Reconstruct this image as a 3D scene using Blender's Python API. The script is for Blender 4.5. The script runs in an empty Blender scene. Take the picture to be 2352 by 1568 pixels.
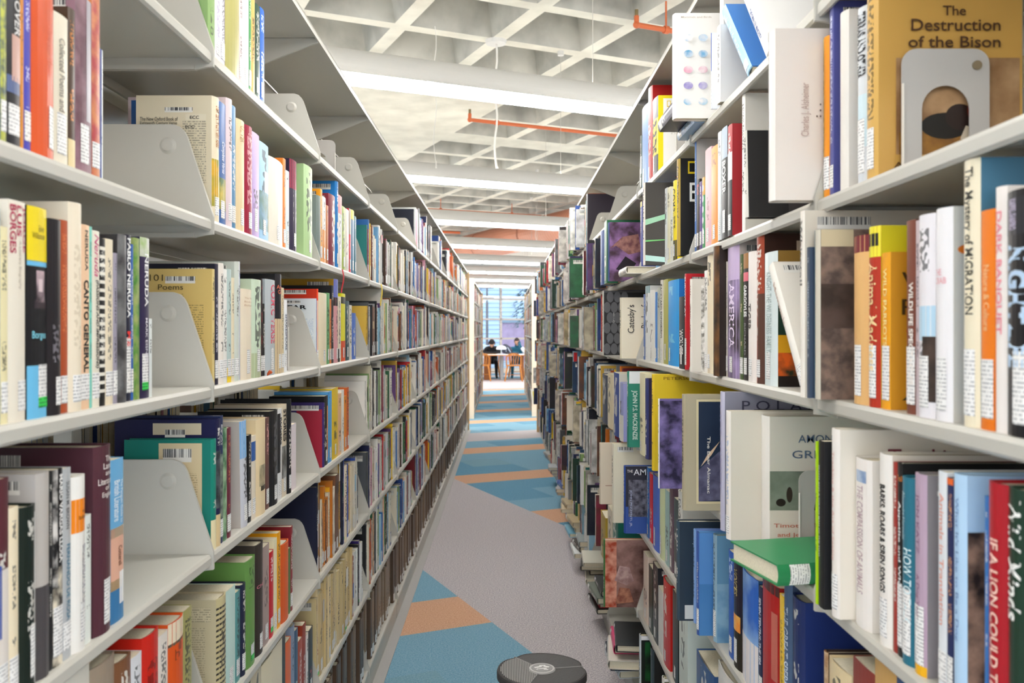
import bpy, bmesh, math, random
from mathutils import Vector, Matrix, Euler
R = random.Random(7)
SC = bpy.context.scene
COL = SC.collection
EYE = 1.43; F = 2000.0; VX = 1160.0; VY = 760.0     # eye height, focal length and vanishing point in pixels of a 2352x1568 frame
# ---------------------------------------------------------------- camera
cam_d = bpy.data.cameras.new('camera'); cam = bpy.data.objects.new('camera', cam_d); COL.objects.link(cam)
cam.location = (0, 0, EYE); cam.rotation_euler = (math.pi/2, 0, 0)
cam_d.sensor_width = 36; cam_d.lens = 36*F/2352
cam_d.shift_x = (1176-VX)/2352; cam_d.shift_y = (VY-784)/2352
cam_d.clip_end = 300; cam_d.clip_start = .05
cam_d.dof.use_dof = True; cam_d.dof.focus_distance = 2.5; cam_d.dof.aperture_fstop = 7.0
SC.camera = cam
# ---------------------------------------------------------------- world, view
w = bpy.data.worlds.new('world'); SC.world = w; w.use_nodes = True
bg = w.node_tree.nodes['Background']; bg.inputs[0].default_value = (0.93, 0.96, 1.0, 1); bg.inputs[1].default_value = 1.3
SC.view_settings.view_transform = 'Standard'; SC.view_settings.look = 'None'
SC.view_settings.exposure = 0.97; SC.view_settings.gamma = 1; SC.view_settings.use_curve_mapping = False
LAMP_DOWN = 17.0; LAMP_UP = 4.0
SC.cycles.max_bounces = 6; SC.cycles.diffuse_bounces = 4; SC.cycles.glossy_bounces = 2; SC.cycles.transmission_bounces = 2; SC.cycles.transparent_max_bounces = 6
SC.cycles.use_light_tree = False; SC.cycles.use_adaptive_sampling = True; SC.cycles.adaptive_threshold = .04; SC.cycles.use_denoising = True; SC.cycles.caustics_reflective = False; SC.cycles.caustics_refractive = False
# ---------------------------------------------------------------- helpers
def lin(c): return c/12.92 if c <= .04045 else ((c+.055)/1.055)**2.4
def H(s):
    s = s.lstrip('#')
    if len(s) == 3: s = ''.join(a*2 for a in s)
    return tuple(lin(int(s[i:i+2], 16)/255) for i in (0, 2, 4))
MATS = {}
def mat(name, col, rough=.5, metal=0, spec=.4, emit=0, noise=0, nscale=20, bump=0, col2=None):
    if name in MATS: return MATS[name]
    m = bpy.data.materials.new(name); m.use_nodes = True; nt = m.node_tree; b = nt.nodes['Principled BSDF']
    c = H(col) if isinstance(col, str) else col
    b.inputs['Base Color'].default_value = (*c, 1); b.inputs['Roughness'].default_value = rough
    b.inputs['Metallic'].default_value = metal; b.inputs['Specular IOR Level'].default_value = spec
    if emit:
        b.inputs['Emission Color'].default_value = (*c, 1); b.inputs['Emission Strength'].default_value = emit
    if noise or bump:
        tc = nt.nodes.new('ShaderNodeTexCoord'); n = nt.nodes.new('ShaderNodeTexNoise'); n.inputs['Scale'].default_value = nscale; n.inputs['Detail'].default_value = 6
        nt.links.new(tc.outputs['Object'], n.inputs['Vector'])
        if noise:
            mx = nt.nodes.new('ShaderNodeMix'); mx.data_type = 'RGBA'
            c2 = H(col2) if col2 else tuple(v*(1-noise) for v in c)
            mx.inputs[6].default_value = (*c, 1); mx.inputs[7].default_value = (*c2, 1)
            mr = nt.nodes.new('ShaderNodeMapRange'); mr.inputs[1].default_value = .38; mr.inputs[2].default_value = .66
            nt.links.new(n.outputs[0], mr.inputs[0]); nt.links.new(mr.outputs[0], mx.inputs[0]); nt.links.new(mx.outputs[2], b.inputs['Base Color'])
        if bump:
            bp = nt.nodes.new('ShaderNodeBump'); bp.inputs['Strength'].default_value = bump; bp.inputs['Distance'].default_value = .01
            nt.links.new(n.outputs[0], bp.inputs['Height']); nt.links.new(bp.outputs[0], b.inputs['Normal'])
    MATS[name] = m; return m
M_STEEL = mat('painted_steel', '#c2bfb6', .38, spec=.45)
M_HOLE = mat('dark_hole', '#2a2926', .8)
def book_material():
    m = bpy.data.materials.new('book_print'); m.use_nodes = True; nt = m.node_tree; N = nt.nodes; Lk = nt.links
    b = N['Principled BSDF']; b.inputs['Roughness'].default_value = .36; b.inputs['Specular IOR Level'].default_value = .4
    def att(n):
        a = N.new('ShaderNodeAttribute'); a.attribute_name = n; return a
    def mth(op, a, c=None, d=None):
        n = N.new('ShaderNodeMath'); n.operation = op
        for i, v in enumerate((a, c, d)):
            if v is None: continue
            if isinstance(v, (int, float)): n.inputs[i].default_value = v
            else: Lk.new(v, n.inputs[i])
        return n.outputs[0]
    def comb(x, y, z):
        n = N.new('ShaderNodeCombineXYZ')
        for i, v in enumerate((x, y, z)):
            if isinstance(v, (int, float)): n.inputs[i].default_value = v
            else: Lk.new(v, n.inputs[i])
        return n.outputs[0]
    def noise(vec, sc=1, det=0):
        n = N.new('ShaderNodeTexNoise'); n.inputs['Scale'].default_value = sc; n.inputs['Detail'].default_value = det
        Lk.new(vec, n.inputs['Vector']); return n.outputs[0]
    col, acc, par, sty, uv = att('col'), att('acc'), att('par'), att('sty'), att('uvm')
    sp = N.new('ShaderNodeSeparateXYZ'); Lk.new(par.outputs['Vector'], sp.inputs[0]); t, h, sd = sp.outputs
    su = N.new('ShaderNodeSeparateXYZ'); Lk.new(uv.outputs['Vector'], su.inputs[0]); U, V, _ = su.outputs
    S = sty.outputs['Fac']; seed = mth('MULTIPLY', sd, 37.0)
    un = mth('DIVIDE', U, t); vt = mth('DIVIDE', V, t); vh = mth('DIVIDE', V, h)
    # lettering-like marks running down a spine
    m1 = mth('LESS_THAN', mth('ABSOLUTE', un), mth('ADD', mth('MULTIPLY', sd, .14), .17))
    m1 = mth('MULTIPLY', m1, mth('MULTIPLY', mth('GREATER_THAN', vh, .27), mth('LESS_THAN', vh, .93)))
    gap = noise(comb(seed, mth('MULTIPLY', vt, .42), 3.3)); m1 = mth('MULTIPLY', m1, mth('GREATER_THAN', gap, .47))
    let = noise(comb(mth('ADD', mth('MULTIPLY', un, 6.0), seed), mth('MULTIPLY', vt, 6.0), seed)); m1 = mth('MULTIPLY', mth('MULTIPLY', m1, mth('GREATER_THAN', let, .51)), .78)
    # lines of small print
    ln = mth('MULTIPLY', V, 230.0); m3 = mth('LESS_THAN', mth('FRACT', ln), .42)
    m3 = mth('MULTIPLY', mth('MULTIPLY', m3, .62), mth('GREATER_THAN', noise(comb(mth('MULTIPLY', U, 420.0), mth('MULTIPLY', mth('FLOOR', ln), 7.7), seed)), .44))
    # bar code
    m4 = mth('MULTIPLY', mth('GREATER_THAN', noise(comb(mth('MULTIPLY', U, 900.0), seed, 0.0)), .5), mth('GREATER_THAN', vh, .35))
    # mottled picture
    mr = N.new('ShaderNodeMapRange'); mr.inputs[1].default_value = .36; mr.inputs[2].default_value = .64
    Lk.new(noise(comb(mth('MULTIPLY', U, mth('DIVIDE', 1.0, t)), mth('MULTIPLY', V, mth('DIVIDE', 1.0, t)), seed), 1.0, 5), mr.inputs[0])
    def is_(v): return mth('COMPARE', S, float(v), .3)
    tot = mth('ADD', mth('ADD', mth('MULTIPLY', m1, is_(1)), mth('MULTIPLY', mr.outputs[0], is_(2))), mth('ADD', mth('MULTIPLY', m3, is_(3)), mth('MULTIPLY', m4, is_(4))))
    mx = N.new('ShaderNodeMix'); mx.data_type = 'RGBA'; Lk.new(tot, mx.inputs[0]); Lk.new(col.outputs['Color'], mx.inputs[6]); Lk.new(acc.outputs['Color'], mx.inputs[7])
    Lk.new(mx.outputs[2], b.inputs['Base Color'])
    return m
M_BOOK = book_material()
M_PAGE = mat('paper_pages', '#e9dfc6', .8, spec=.1, noise=.12, nscale=300)
class MB:
    """collects faces with print attributes"""
    def __init__(s): s.v = []; s.f = []; s.a = []; s.mi = []; s.sm = []
    def poly(s, pts, col=(.5,.5,.5), acc=(0,0,0), par=(.03,.2,.5), sty=0, uv=None, mi=0, smooth=False):
        i = len(s.v); s.v += [tuple(p) for p in pts]; s.f.append(tuple(range(i, i+len(pts)))); s.mi.append(mi); s.sm.append(smooth)
        for k in range(len(pts)): s.a.append((col, acc, par, sty, uv[k] if uv else (0, 0)))
    def box(s, x0, x1, y0, y1, z0, z1, **k):
        P = lambda a, b, c: (a, b, c)
        for q in (((x0,y0,z0),(x0,y1,z0),(x1,y1,z0),(x1,y0,z0)), ((x0,y0,z1),(x1,y0,z1),(x1,y1,z1),(x0,y1,z1)),
                  ((x0,y0,z0),(x1,y0,z0),(x1,y0,z1),(x0,y0,z1)), ((x1,y1,z0),(x0,y1,z0),(x0,y1,z1),(x1,y1,z1)),
                  ((x0,y1,z0),(x0,y0,z0),(x0,y0,z1),(x0,y1,z1)), ((x1,y0,z0),(x1,y1,z0),(x1,y1,z1),(x1,y0,z1))):
            s.poly(q, **k)
    def mesh(s, name, mats, attrs=True):
        me = bpy.data.meshes.new(name); me.from_pydata(s.v, [], s.f)
        for m in mats: me.materials.append(m)
        me.polygons.foreach_set('material_index', s.mi); me.polygons.foreach_set('use_smooth', s.sm)
        if attrs:
            for nm, ty in (('col', 'FLOAT_COLOR'), ('acc', 'FLOAT_COLOR'), ('par', 'FLOAT_VECTOR'), ('sty', 'FLOAT'), ('uvm', 'FLOAT_VECTOR')): me.attributes.new(nm, ty, 'POINT')
            A = lambda n: me.attributes[n].data
            A('col').foreach_set('color', [x for a in s.a for x in (*a[0], 1)]); A('acc').foreach_set('color', [x for a in s.a for x in (*a[1], 1)])
            A('par').foreach_set('vector', [x for a in s.a for x in a[2]]); A('sty').foreach_set('value', [float(a[3]) for a in s.a])
            A('uvm').foreach_set('vector', [x for a in s.a for x in (a[4][0], a[4][1], 0)])
        me.update(); return me
def link(name, data, parent=None, loc=None, rz=0):
    o = bpy.data.objects.new(name, data); COL.objects.link(o)
    if parent: o.parent = parent
    if loc: o.location = loc
    if rz: o.rotation_euler = (0, 0, rz)
    return o
def tag(o, label=None, cat=None, group=None, kind=None):
    for k, v in (('label', label), ('category', cat), ('group', group), ('kind', kind)):
        if v: o[k] = v
    return o
def bmobj(name, bm, m, parent=None, loc=None, rz=0, smooth=False):
    me = bpy.data.meshes.new(name); bmesh.ops.recalc_face_normals(bm, faces=bm.faces); bm.to_mesh(me); bm.free(); me.materials.append(m)
    if smooth:
        for p in me.polygons: p.use_smooth = True
    return link(name, me, parent, loc, rz)
def bx(bm, x0, x1, y0, y1, z0, z1, rot=None, bev=0):
    r = bmesh.ops.create_cube(bm, size=1); vs = r['verts']
    for v in vs: v.co = Vector(((x0+x1)/2+v.co.x*(x1-x0), (y0+y1)/2+v.co.y*(y1-y0), (z0+z1)/2+v.co.z*(z1-z0)))
    if bev:
        es = list({e for v in vs for e in v.link_edges}); r2 = bmesh.ops.bevel(bm, geom=es, offset=bev, segments=2, affect='EDGES'); vs = list({v for v in r2['verts']})
    if rot:
        for v in vs: v.co = rot @ v.co
    return vs
def prism(bm, pts, a, b, axis):
    """extrude a 2-D outline (closed) between a and b along axis 'x','y' or 'z'"""
    def P(p, t): return {'y': (p[0], t, p[1]), 'x': (t, p[0], p[1]), 'z': (p[0], p[1], t)}[axis]
    A = [bm.verts.new(P(p, a)) for p in pts]; B = [bm.verts.new(P(p, b)) for p in pts]; n = len(pts)
    bm.faces.new(A); bm.faces.new(B[::-1])
    for i in range(n): bm.faces.new((A[i], B[i], B[(i+1) % n], A[(i+1) % n]))
def tube(bm, p, q, r, seg=10, r2=None):
    p = Vector(p); q = Vector(q); d = q-p; L = d.length
    M = Matrix.Translation((p+q)/2) @ d.to_track_quat('Z', 'Y').to_matrix().to_4x4()
    bmesh.ops.create_cone(bm, cap_ends=True, segments=seg, radius1=r, radius2=r if r2 is None else r2, depth=L, matrix=M)
def empty(name, loc, rz=0, parent=None):
    o = bpy.data.objects.new(name, None); COL.objects.link(o); o.location = loc; o.rotation_euler = (0, 0, rz); o.empty_display_size = .05
    if parent: o.parent = parent
    return o
TH = math.radians(24.5); CU, SU = math.cos(TH), math.sin(TH)     # the building's own grid is turned against the shelving
def uv2(u, v, o=(0, 0)): return (o[0]+u*CU-v*SU, o[1]+u*SU+v*CU)
# ================================================================ floor
def carpet(name, c, c2, ns=150, dirn=0):
    m = bpy.data.materials.new(name); m.use_nodes = True; nt = m.node_tree; b = nt.nodes['Principled BSDF']; b.inputs['Roughness'].default_value = .95; b.inputs['Specular IOR Level'].default_value = .1
    tc = nt.nodes.new('ShaderNodeTexCoord'); n = nt.nodes.new('ShaderNodeTexNoise'); n.inputs['Scale'].default_value = ns; n.inputs['Detail'].default_value = 2
    wv = nt.nodes.new('ShaderNodeTexWave'); wv.inputs['Scale'].default_value = 26; wv.inputs['Distortion'].default_value = .6
    mp = nt.nodes.new('ShaderNodeMapping'); mp.inputs['Rotation'].default_value = (0, 0, dirn)
    nt.links.new(tc.outputs['Object'], n.inputs['Vector']); nt.links.new(tc.outputs['Object'], mp.inputs[0]); nt.links.new(mp.outputs[0], wv.inputs['Vector'])
    mr = nt.nodes.new('ShaderNodeMapRange'); mr.inputs[1].default_value = .36; mr.inputs[2].default_value = .64; nt.links.new(n.outputs[0], mr.inputs[0])
    ad = nt.nodes.new('ShaderNodeMath'); ad.operation = 'MULTIPLY_ADD'; ad.inputs[1].default_value = (.6 if dirn else 0); nt.links.new(wv.outputs[1], ad.inputs[0]); nt.links.new(mr.outputs[0], ad.inputs[2])
    mx = nt.nodes.new('ShaderNodeMix'); mx.data_type = 'RGBA'; mx.inputs[6].default_value = (*H(c), 1); mx.inputs[7].default_value = (*H(c2), 1)
    nt.links.new(ad.outputs[0], mx.inputs[0]); nt.links.new(mx.outputs[2], b.inputs['Base Color'])
    bp = nt.nodes.new('ShaderNodeBump'); bp.inputs['Strength'].default_value = .4; bp.inputs['Distance'].default_value = .004; nt.links.new(n.outputs[0], bp.inputs['Height']); nt.links.new(bp.outputs[0], b.inputs['Normal'])
    return m
CM = [carpet('carpet_grey', '#d6cfcf', '#a29ca4'), carpet('carpet_blue', '#92b6c8', '#6c9cb6'), carpet('carpet_blue_deep', '#86b0c6', '#5f93b0', dirn=1.1), carpet('carpet_orange', '#e0b698', '#c6977a'), carpet('carpet_blue_pale', '#98bac6', '#769fb2', dirn=2.2)]
T = .457
mb = MB()
def zone(u, v):
    if v > 19.8: return 0 if v < 23.4 else (1 if (v//T) % 4 < 2 else 0)
    if v > 11.3:
        return 3 if ((v-12.45) % 1.7) < .42 else 1
    if 10.45 < v: return 0
    if 1.715 < u < 3.05: return 0
    if u > 8.5: return 0
    return 3 if ((v-3.92) % 1.828) < T else 1
us = [1.715+T*i for i in range(-32, 3)] + [3.05+T*i for i in range(0, 34)]
us = sorted(set(us)); vs = []
v = 3.92-T*24
while v < 10.4: vs.append(v); v += T
vs.append(10.45); vs.append(11.3); v = 12.45-1.7
while v < 19.8:
    for q in (0, .42, .846, 1.27):
        if v+q > 11.35 and v+q < 19.75: vs.append(v+q)
    v += 1.7
v = 19.8
while v < 36: vs.append(v); v += T
for i in range(len(us)-1):
    for j in range(len(vs)-1):
        u0, u1, v0, v1 = us[i], us[i+1], vs[j], vs[j+1]; c = zone((u0+u1)/2, (v0+v1)/2)
        if c == 1: c = (1, 1, 4, 2, 1, 2)[(i*7+j*5+i*j) % 6]
        mb.poly([(*uv2(a, b), 0) for a, b in ((u0,v0),(u1,v0),(u1,v1),(u0,v1))], mi=c)
tag(link('floor', mb.mesh('floor', CM, attrs=False)), kind='structure')
bm = bmesh.new(); bx(bm, -.538, -.492, -1, 12.56, .0005, .004); tag(bmobj('trim_3', bm, mat('vinyl_strip', '#aaa7a5', .6)), kind='structure')
# ================================================================ waffle ceiling
CO = (-.084, 7.97); PT = .914; CZ = EYE+2.65; DP = .36
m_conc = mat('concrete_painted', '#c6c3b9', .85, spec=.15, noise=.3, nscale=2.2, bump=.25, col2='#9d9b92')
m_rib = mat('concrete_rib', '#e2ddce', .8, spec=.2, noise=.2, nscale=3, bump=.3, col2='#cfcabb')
mb = MB()
vl = [(j*PT, 1) for j in range(-14, 4)] + [(4*PT-0.0, 0)] + [(4.42*PT+j*PT, 1) for j in range(0, 22)]
nu0, nu1 = -17, 18
def W(u, v, z): x, y = uv2(u, v, CO); return (x, y, z)
def flat(u0, u1, v0, v1, z, mi): mb.poly([W(u0,v0,z), W(u0,v1,z), W(u1,v1,z), W(u1,v0,z)], mi=mi)
vend = None
for k, (v0, coffer) in enumerate(vl):
    if k+1 >= len(vl): break
    v1 = vl[k+1][0]
    for i in range(nu0, nu1):
        u0, u1 = i*PT, (i+1)*PT; x, y = uv2((u0+u1)/2, (v0+v1)/2, CO)
        vr = v0/PT
        solid = (not coffer) or (-3 <= i < 1 and 2 <= vr < 6.4) or (8 <= i < 12 and -6 <= vr < -2) or (-3 <= i < 1 and -8 <= vr < -4)
        if solid: flat(u0, u1, v0, v1, CZ, 1); continue
        r = .068; q = .155
        O = [(u0,v0),(u0,v1),(u1,v1),(u1,v0)]; I = [(u0+r,v0+r),(u0+r,v1-r),(u1-r,v1-r),(u1-r,v0+r)]; Tp = [(u0+q,v0+q),(u0+q,v1-q),(u1-q,v1-q),(u1-q,v0+q)]
        for a in range(4):
            b = (a+1) % 4
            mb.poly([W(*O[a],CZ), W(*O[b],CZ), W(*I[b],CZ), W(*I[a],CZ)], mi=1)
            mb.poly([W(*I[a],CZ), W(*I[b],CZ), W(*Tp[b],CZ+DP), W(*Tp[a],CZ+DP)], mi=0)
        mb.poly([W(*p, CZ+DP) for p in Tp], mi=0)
flat(nu0*PT, nu1*PT, vl[0][0], vl[-1][0], CZ+DP+.1, 0)
tag(link('ceiling', mb.mesh('ceiling', [m_conc, m_rib], attrs=False)), kind='structure')
bm = bmesh.new(); c = uv2(-1*PT, 4.2*PT, CO); bx(bm, -.3, .3, -.3, .3, 0, CZ, rot=Matrix.Translation((c[0]-.35, c[1], 0)) @ Matrix.Rotation(TH, 4, 'Z'))
# (the column stands in the next aisle, clear of the ranges)
tag(bmobj('trim_1', bm, m_conc), kind='structure')
# low plaster soffit near the windows
m_pl = mat('plaster_white', '#dcd8cf', .8, spec=.2)
WO = (0, 30.0)      # point on the window wall, which runs along u
bm = bmesh.new(); RW = Matrix.Translation((WO[0], WO[1], 0)) @ Matrix.Rotation(TH, 4, 'Z')
bx(bm, -12, 12, -3.2, 0, EYE+2.18, CZ-.02, rot=RW); tag(bmobj('trim_2', bm, m_pl), kind='structure')
# ================================================================ window wall
m_wall = mat('wall_paint', '#cfcabf', .8)
bm = bmesh.new(); WT = EYE+1.56; WL, WR = -4.5, 4.5
bx(bm, -12, 12, 0, .25, WT, CZ+.4, rot=RW); bx(bm, -12, WL, 0, .25, 0, WT, rot=RW); bx(bm, WR, 12, 0, .25, 0, WT, rot=RW); bx(bm, WL, WR, 0, .25, 0, .12, rot=RW)
tag(bmobj('wall_back', bm, m_wall), kind='structure')
win = empty('window_1', (WO[0], WO[1], 0), TH); tag(win, kind='structure')
bm = bmesh.new()
for z in (.12, .78, 1.17, 1.835, 2.525, WT-.03): bx(bm, WL, WR, .04, .12, z-.03, z+.03)
x = -.13-1.5*3
while x < WR:
    bx(bm, x-.035, x+.035, .04, .12, .12, WT); x += 1.5
bmobj('window_frame', bm, mat('window_aluminium', '#c3b9b0', .45), win)
gm = bpy.data.materials.new('window_glass'); gm.use_nodes = True; nt = gm.node_tree; nt.nodes.remove(nt.nodes['Principled BSDF'])
tr = nt.nodes.new('ShaderNodeBsdfTransparent'); tr.inputs[0].default_value = (.9, .96, 1, 1); gl = nt.nodes.new('ShaderNodeBsdfGlossy'); gl.inputs['Roughness'].default_value = .05; ms = nt.nodes.new('ShaderNodeMixShader'); ms.inputs[0].default_value = .03
nt.links.new(tr.outputs[0], ms.inputs[1]); nt.links.new(gl.outputs[0], ms.inputs[2]); nt.links.new(ms.outputs[0], nt.nodes['Material Output'].inputs[0])
bm = bmesh.new(); bx(bm, WL, WR, .076, .084, .12, WT); bmobj('window_pane', bm, gm, win)
# ---------------------------------------------------------------- outside
def outside():
    g = bmesh.new(); bx(g, -30, 30, 30.6, 80, -.3, -.05); tag(bmobj('ground_outside', g, mat('pavement', '#9aa0a6', .9)), kind='structure')
    b = empty('building', (-4.0, 52, 0)); tag(b, 'pale blue sided building seen through the window behind the tables', 'building')
    g = bmesh.new(); bx(g, -8, 10, 0, 6, -.3, 9)
    for i in range(34): bx(g, -8.03, 10.03, -.06, 0, i*.26, i*.26+.03)
    bmobj('wall', g, mat('blue_siding', '#c4dcf2', .8), b)
    g = bmesh.new(); bx(g, -4.5, 2.6, -.35, 0, 3.9, 4.2); bmobj('awning', g, mat('grey_blue', '#8fa6bd', .7), b)
    b = empty('garage', (1.9, 44, 0)); tag(b, 'low mauve wall of a garage seen through the window', 'building')
    g = bmesh.new(); bx(g, -2.1, 6, 0, 4, -.3, 1.85); bmobj('wall', g, mat('mauve_brick', '#b89cbe', .9, noise=.2, nscale=3), b)
    g = bmesh.new(); bx(g, -2.2, 6.1, -.1, 4, 1.85, 2.0); bmobj('roof', g, mat('roof_grey', '#8398ac', .8), b)
    t = empty('conifer_tree', (1.15, 40, -.05)); tag(t, 'dark blue green conifer tree outside the window', 'tree')
    g = bmesh.new(); tube(g, (0, 0, 0), (0, 0, 4.6), .12, 8, .04); bmobj('trunk', g, mat('bark', '#6b625d', .9), t)
    g = bmesh.new(); r = random.Random(3)
    for i in range(420):
        z = 1.6+2.9*r.random(); rad = (4.7-z)*.34+.12; a = r.random()*6.28; q = rad*r.random()**.5
        c = Vector((q*math.cos(a), q*math.sin(a), z)); d = Vector((math.cos(a), math.sin(a), -.25))*.22; s = Vector((-math.sin(a), math.cos(a), .1))*.07
        g.faces.new([g.verts.new(c-s), g.verts.new(c+d), g.verts.new(c+s), g.verts.new(c-d*.3+Vector((0,0,.08)))])
    bmobj('foliage', g, mat('conifer_green', '#5f7f86', .9), t)
    p = empty('utility_pole', (-.95, 46, -.05)); tag(p, 'thin wooden utility pole with crossarms outside the window', 'pole')
    g = bmesh.new(); tube(g, (0, 0, 0), (0, 0, 3.0), .07, 8); tube(g, (0, 0, 3.0), (0, 0, 4.0), .05, 8); bmobj('pole', g, mat('pole_wood', '#6d6a70', .9), p)
    g = bmesh.new(); bx(g, -.35, .35, -.04, .04, 3.72, 3.78); bx(g, -.35, .35, -.04, .04, 3.2, 3.26); bmobj('crossarm', g, mat('pole_wood', '', .9), p)
    c = empty('parked_car', (-2.6, 38, -.05)); tag(c, 'white car parked outside behind the bowed reader in black', 'car')
    g = bmesh.new(); prism(g, [(-1.9,.3),(1.9,.3),(1.95,.8),(1.2,.95),(.7,1.38),(-.7,1.4),(-1.3,1.0),(-1.9,.9)], 0, 1.7, 'y'); bmobj('body', g, mat('car_white', '#e8eef2', .3), c)
    g = bmesh.new(); prism(g, [(-1.1,1.0),(1.0,1.0),(.65,1.33),(-.65,1.35)], -.01, .01, 'y'); bmobj('side_window', g, mat('car_glass', '#5d6d78', .1), c)
    for x in (-1.2, 1.2):
        g = bmesh.new(); tube(g, (x, -.02, .32), (x, .2, .32), .32, 20); bmobj('wheel', g, mat('tyre', '#2b2b2d', .8), c)
outside()
# ================================================================ lamps, pipes, duct
m_body = mat('lamp_body', '#cdcac4', .45)
m_down = mat('lamp_lens', (1.0, .985, .96), .5, emit=LAMP_DOWN); m_up = mat('lamp_uplight', (1.0, .97, .92), .5, emit=LAMP_UP)
m_wire = mat('steel_wire', '#b9b5ac', .4)
LZ = EYE+1.40; LR = .095
def lamp_row(k, zx, last=False):
    """one continuous pendant row; zx = where it crosses the aisle (X = 0)"""
    U0, U1 = -.493-6*1.22, 7.3
    t = empty('pendant_light', (0, zx, LZ), TH)
    def arc(a0, a1, n, r): return [(r*math.cos(math.radians(a0+(a1-a0)*i/n)), r*math.sin(math.radians(a0+(a1-a0)*i/n))) for i in range(n+1)]
    def strip(name, pts, m, pairs):
        g = bmesh.new()
        for (a, b) in pairs:
            A = [g.verts.new((a, p[0], p[1])) for p in pts]; B = [g.verts.new((b, p[0], p[1])) for p in pts]
            for i in range(len(pts)-1): g.faces.new((A[i], A[i+1], B[i+1], B[i]))
        return bmobj(name, g, m, t, smooth=True)
    full = [(U0, U1)]
    # housing: two side shells joined to the lens; lens arc faces down
    g = bmesh.new()
    out = arc(-31, 58, 10, LR); out2 = arc(122, 211, 10, LR)
    for pts in (out, out2):
        inn = [(p[0]*.955, p[1]*.955) for p in pts]
        prism(g, pts+inn[::-1], U0, U1, 'x')
    for x in (U0, U1): bx(g, x-.004, x+.004, -LR, LR, -LR*.9, LR*.85)
    bmobj('housing', g, m_body, t, smooth=False)
    seg = []; x = U0
    while x < U1-.1: seg.append((x+.03, min(x+1.19, U1))); x += 1.22
    pts = arc(210, 330, 8, LR*.985)
    strip('lens', pts, m_down, seg)
    strip('uplight_opening', [(-.048, .055), (.048, .055)], m_up, full)
    for a, b in seg:
        g = bmesh.new(); pa = arc(209, 331, 14, LR*1.0); pb = [(p[0]*.93, p[1]*.93) for p in pa]; prism(g, pa+pb[::-1], a-.04, a, 'x'); bmobj('joint_band', g, mat('lamp_joint', '#e2e8f2', .5, emit=.9), t)
    for x in [.58+2.44*i for i in range(-3, 3)]:
        g = bmesh.new(); tube(g, (x, 0, LR*.8), (x, 0, CZ-LZ), .0022, 6); o = bmobj('cable', g, m_wire, t)
        g = bmesh.new(); tube(g, (0, 0, -.02), (0, 0, .02), .03, 12); bmobj('cable_mount', g, m_body, o, (x, 0, CZ-LZ-.02))
    return t
names = ['nearest the camera over the aisle', 'second from the camera over the aisle', 'third from the camera, before the copper duct', 'fourth from the camera, crossing the duct', 'fifth from the camera, just behind the duct', 'sixth and farthest, near the window wall']
SP = 2.743/math.cos(TH)
for i in range(-3, 9):
    z = 5.0+SP*i
    if z > 29: break
    t = lamp_row(i, z)
    if 0 <= i < 6: tag(t, 'long white pendant light, '+names[i], 'light', 'pendant light rows')
    elif i > 5: tag(t, 'long white pendant light by the far soffit', 'light', 'pendant light rows')
    else: tag(t, 'long white pendant light overhead behind the camera', 'light', 'pendant lights overhead')
m_or = mat('orange_pipe', '#cf6a3e', .5)
def pipe(name, p, q, r, label, riser=True, hang=()):
    t = empty(name, p); tag(t, label, 'pipe', 'orange sprinkler pipes'); P = Vector(p); Q = Vector(q)-P
    g = bmesh.new(); tube(g, (0, 0, 0), Q, r, 12); bmobj('pipe_run', g, m_or, t)
    if riser:
        g = bmesh.new(); tube(g, (0, 0, -r), (0, 0, .07), r*.95, 12); bmesh.ops.create_uvsphere(g, u_segments=12, v_segments=8, radius=r*1.35); bmobj('elbow', g, m_or, t)
        g = bmesh.new(); tube(g, (0, 0, .06), (0, 0, .12), r*.7, 8); bmobj('sprinkler_head', g, mat('brass', '#8a7a58', .4, metal=.6), t)
    for f in hang:
        c = Q*f; g = bmesh.new(); tube(g, c, c+Vector((0, 0, CZ-P.z)), .008, 6); bmobj('hanger_rod', g, m_or, t)
        g = bmesh.new(); tube(g, c-Vector((.02*CU, .02*SU, 0)), c+Vector((.02*CU, .02*SU, 0)), r*1.5, 12); bmobj('pipe_clamp', g, m_or, t)
def at(x, y, h): z = F*h/(VY-y); return ((x-VX)*z/F, z, EYE+h)
a = at(1079, 275, 2.42); pipe('sprinkler_pipe', a, (a[0]+4*CU, a[1]+4*SU, a[2]), .021, 'thin orange sprinkler pipe with upturned end hanging over the aisle', True, (.085, .6))
a = at(1462, 57, 2.42); pipe('sprinkler_pipe', a, (a[0]+4*CU, a[1]+4*SU, a[2]), .021, 'orange sprinkler pipe end above the right shelves, highest in the photo', True, (.07, .6))
a = at(985, 481, 2.42); pipe('sprinkler_pipe', (a[0]-2*CU, a[1]-2*SU, a[2]), (a[0]+2.5*CU, a[1]+2.5*SU, a[2]), .03, 'orange sprinkler pipe crossing just in front of the copper duct', False, (.5, .85))
a = at(1030, 533, 2.42); pipe('sprinkler_pipe', (a[0]-3*CU, a[1]-3*SU, a[2]), (a[0]+.3*CU, a[1]+.3*SU, a[2]), .03, 'short orange sprinkler pipe left of the copper duct', False, (.6,))
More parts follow.
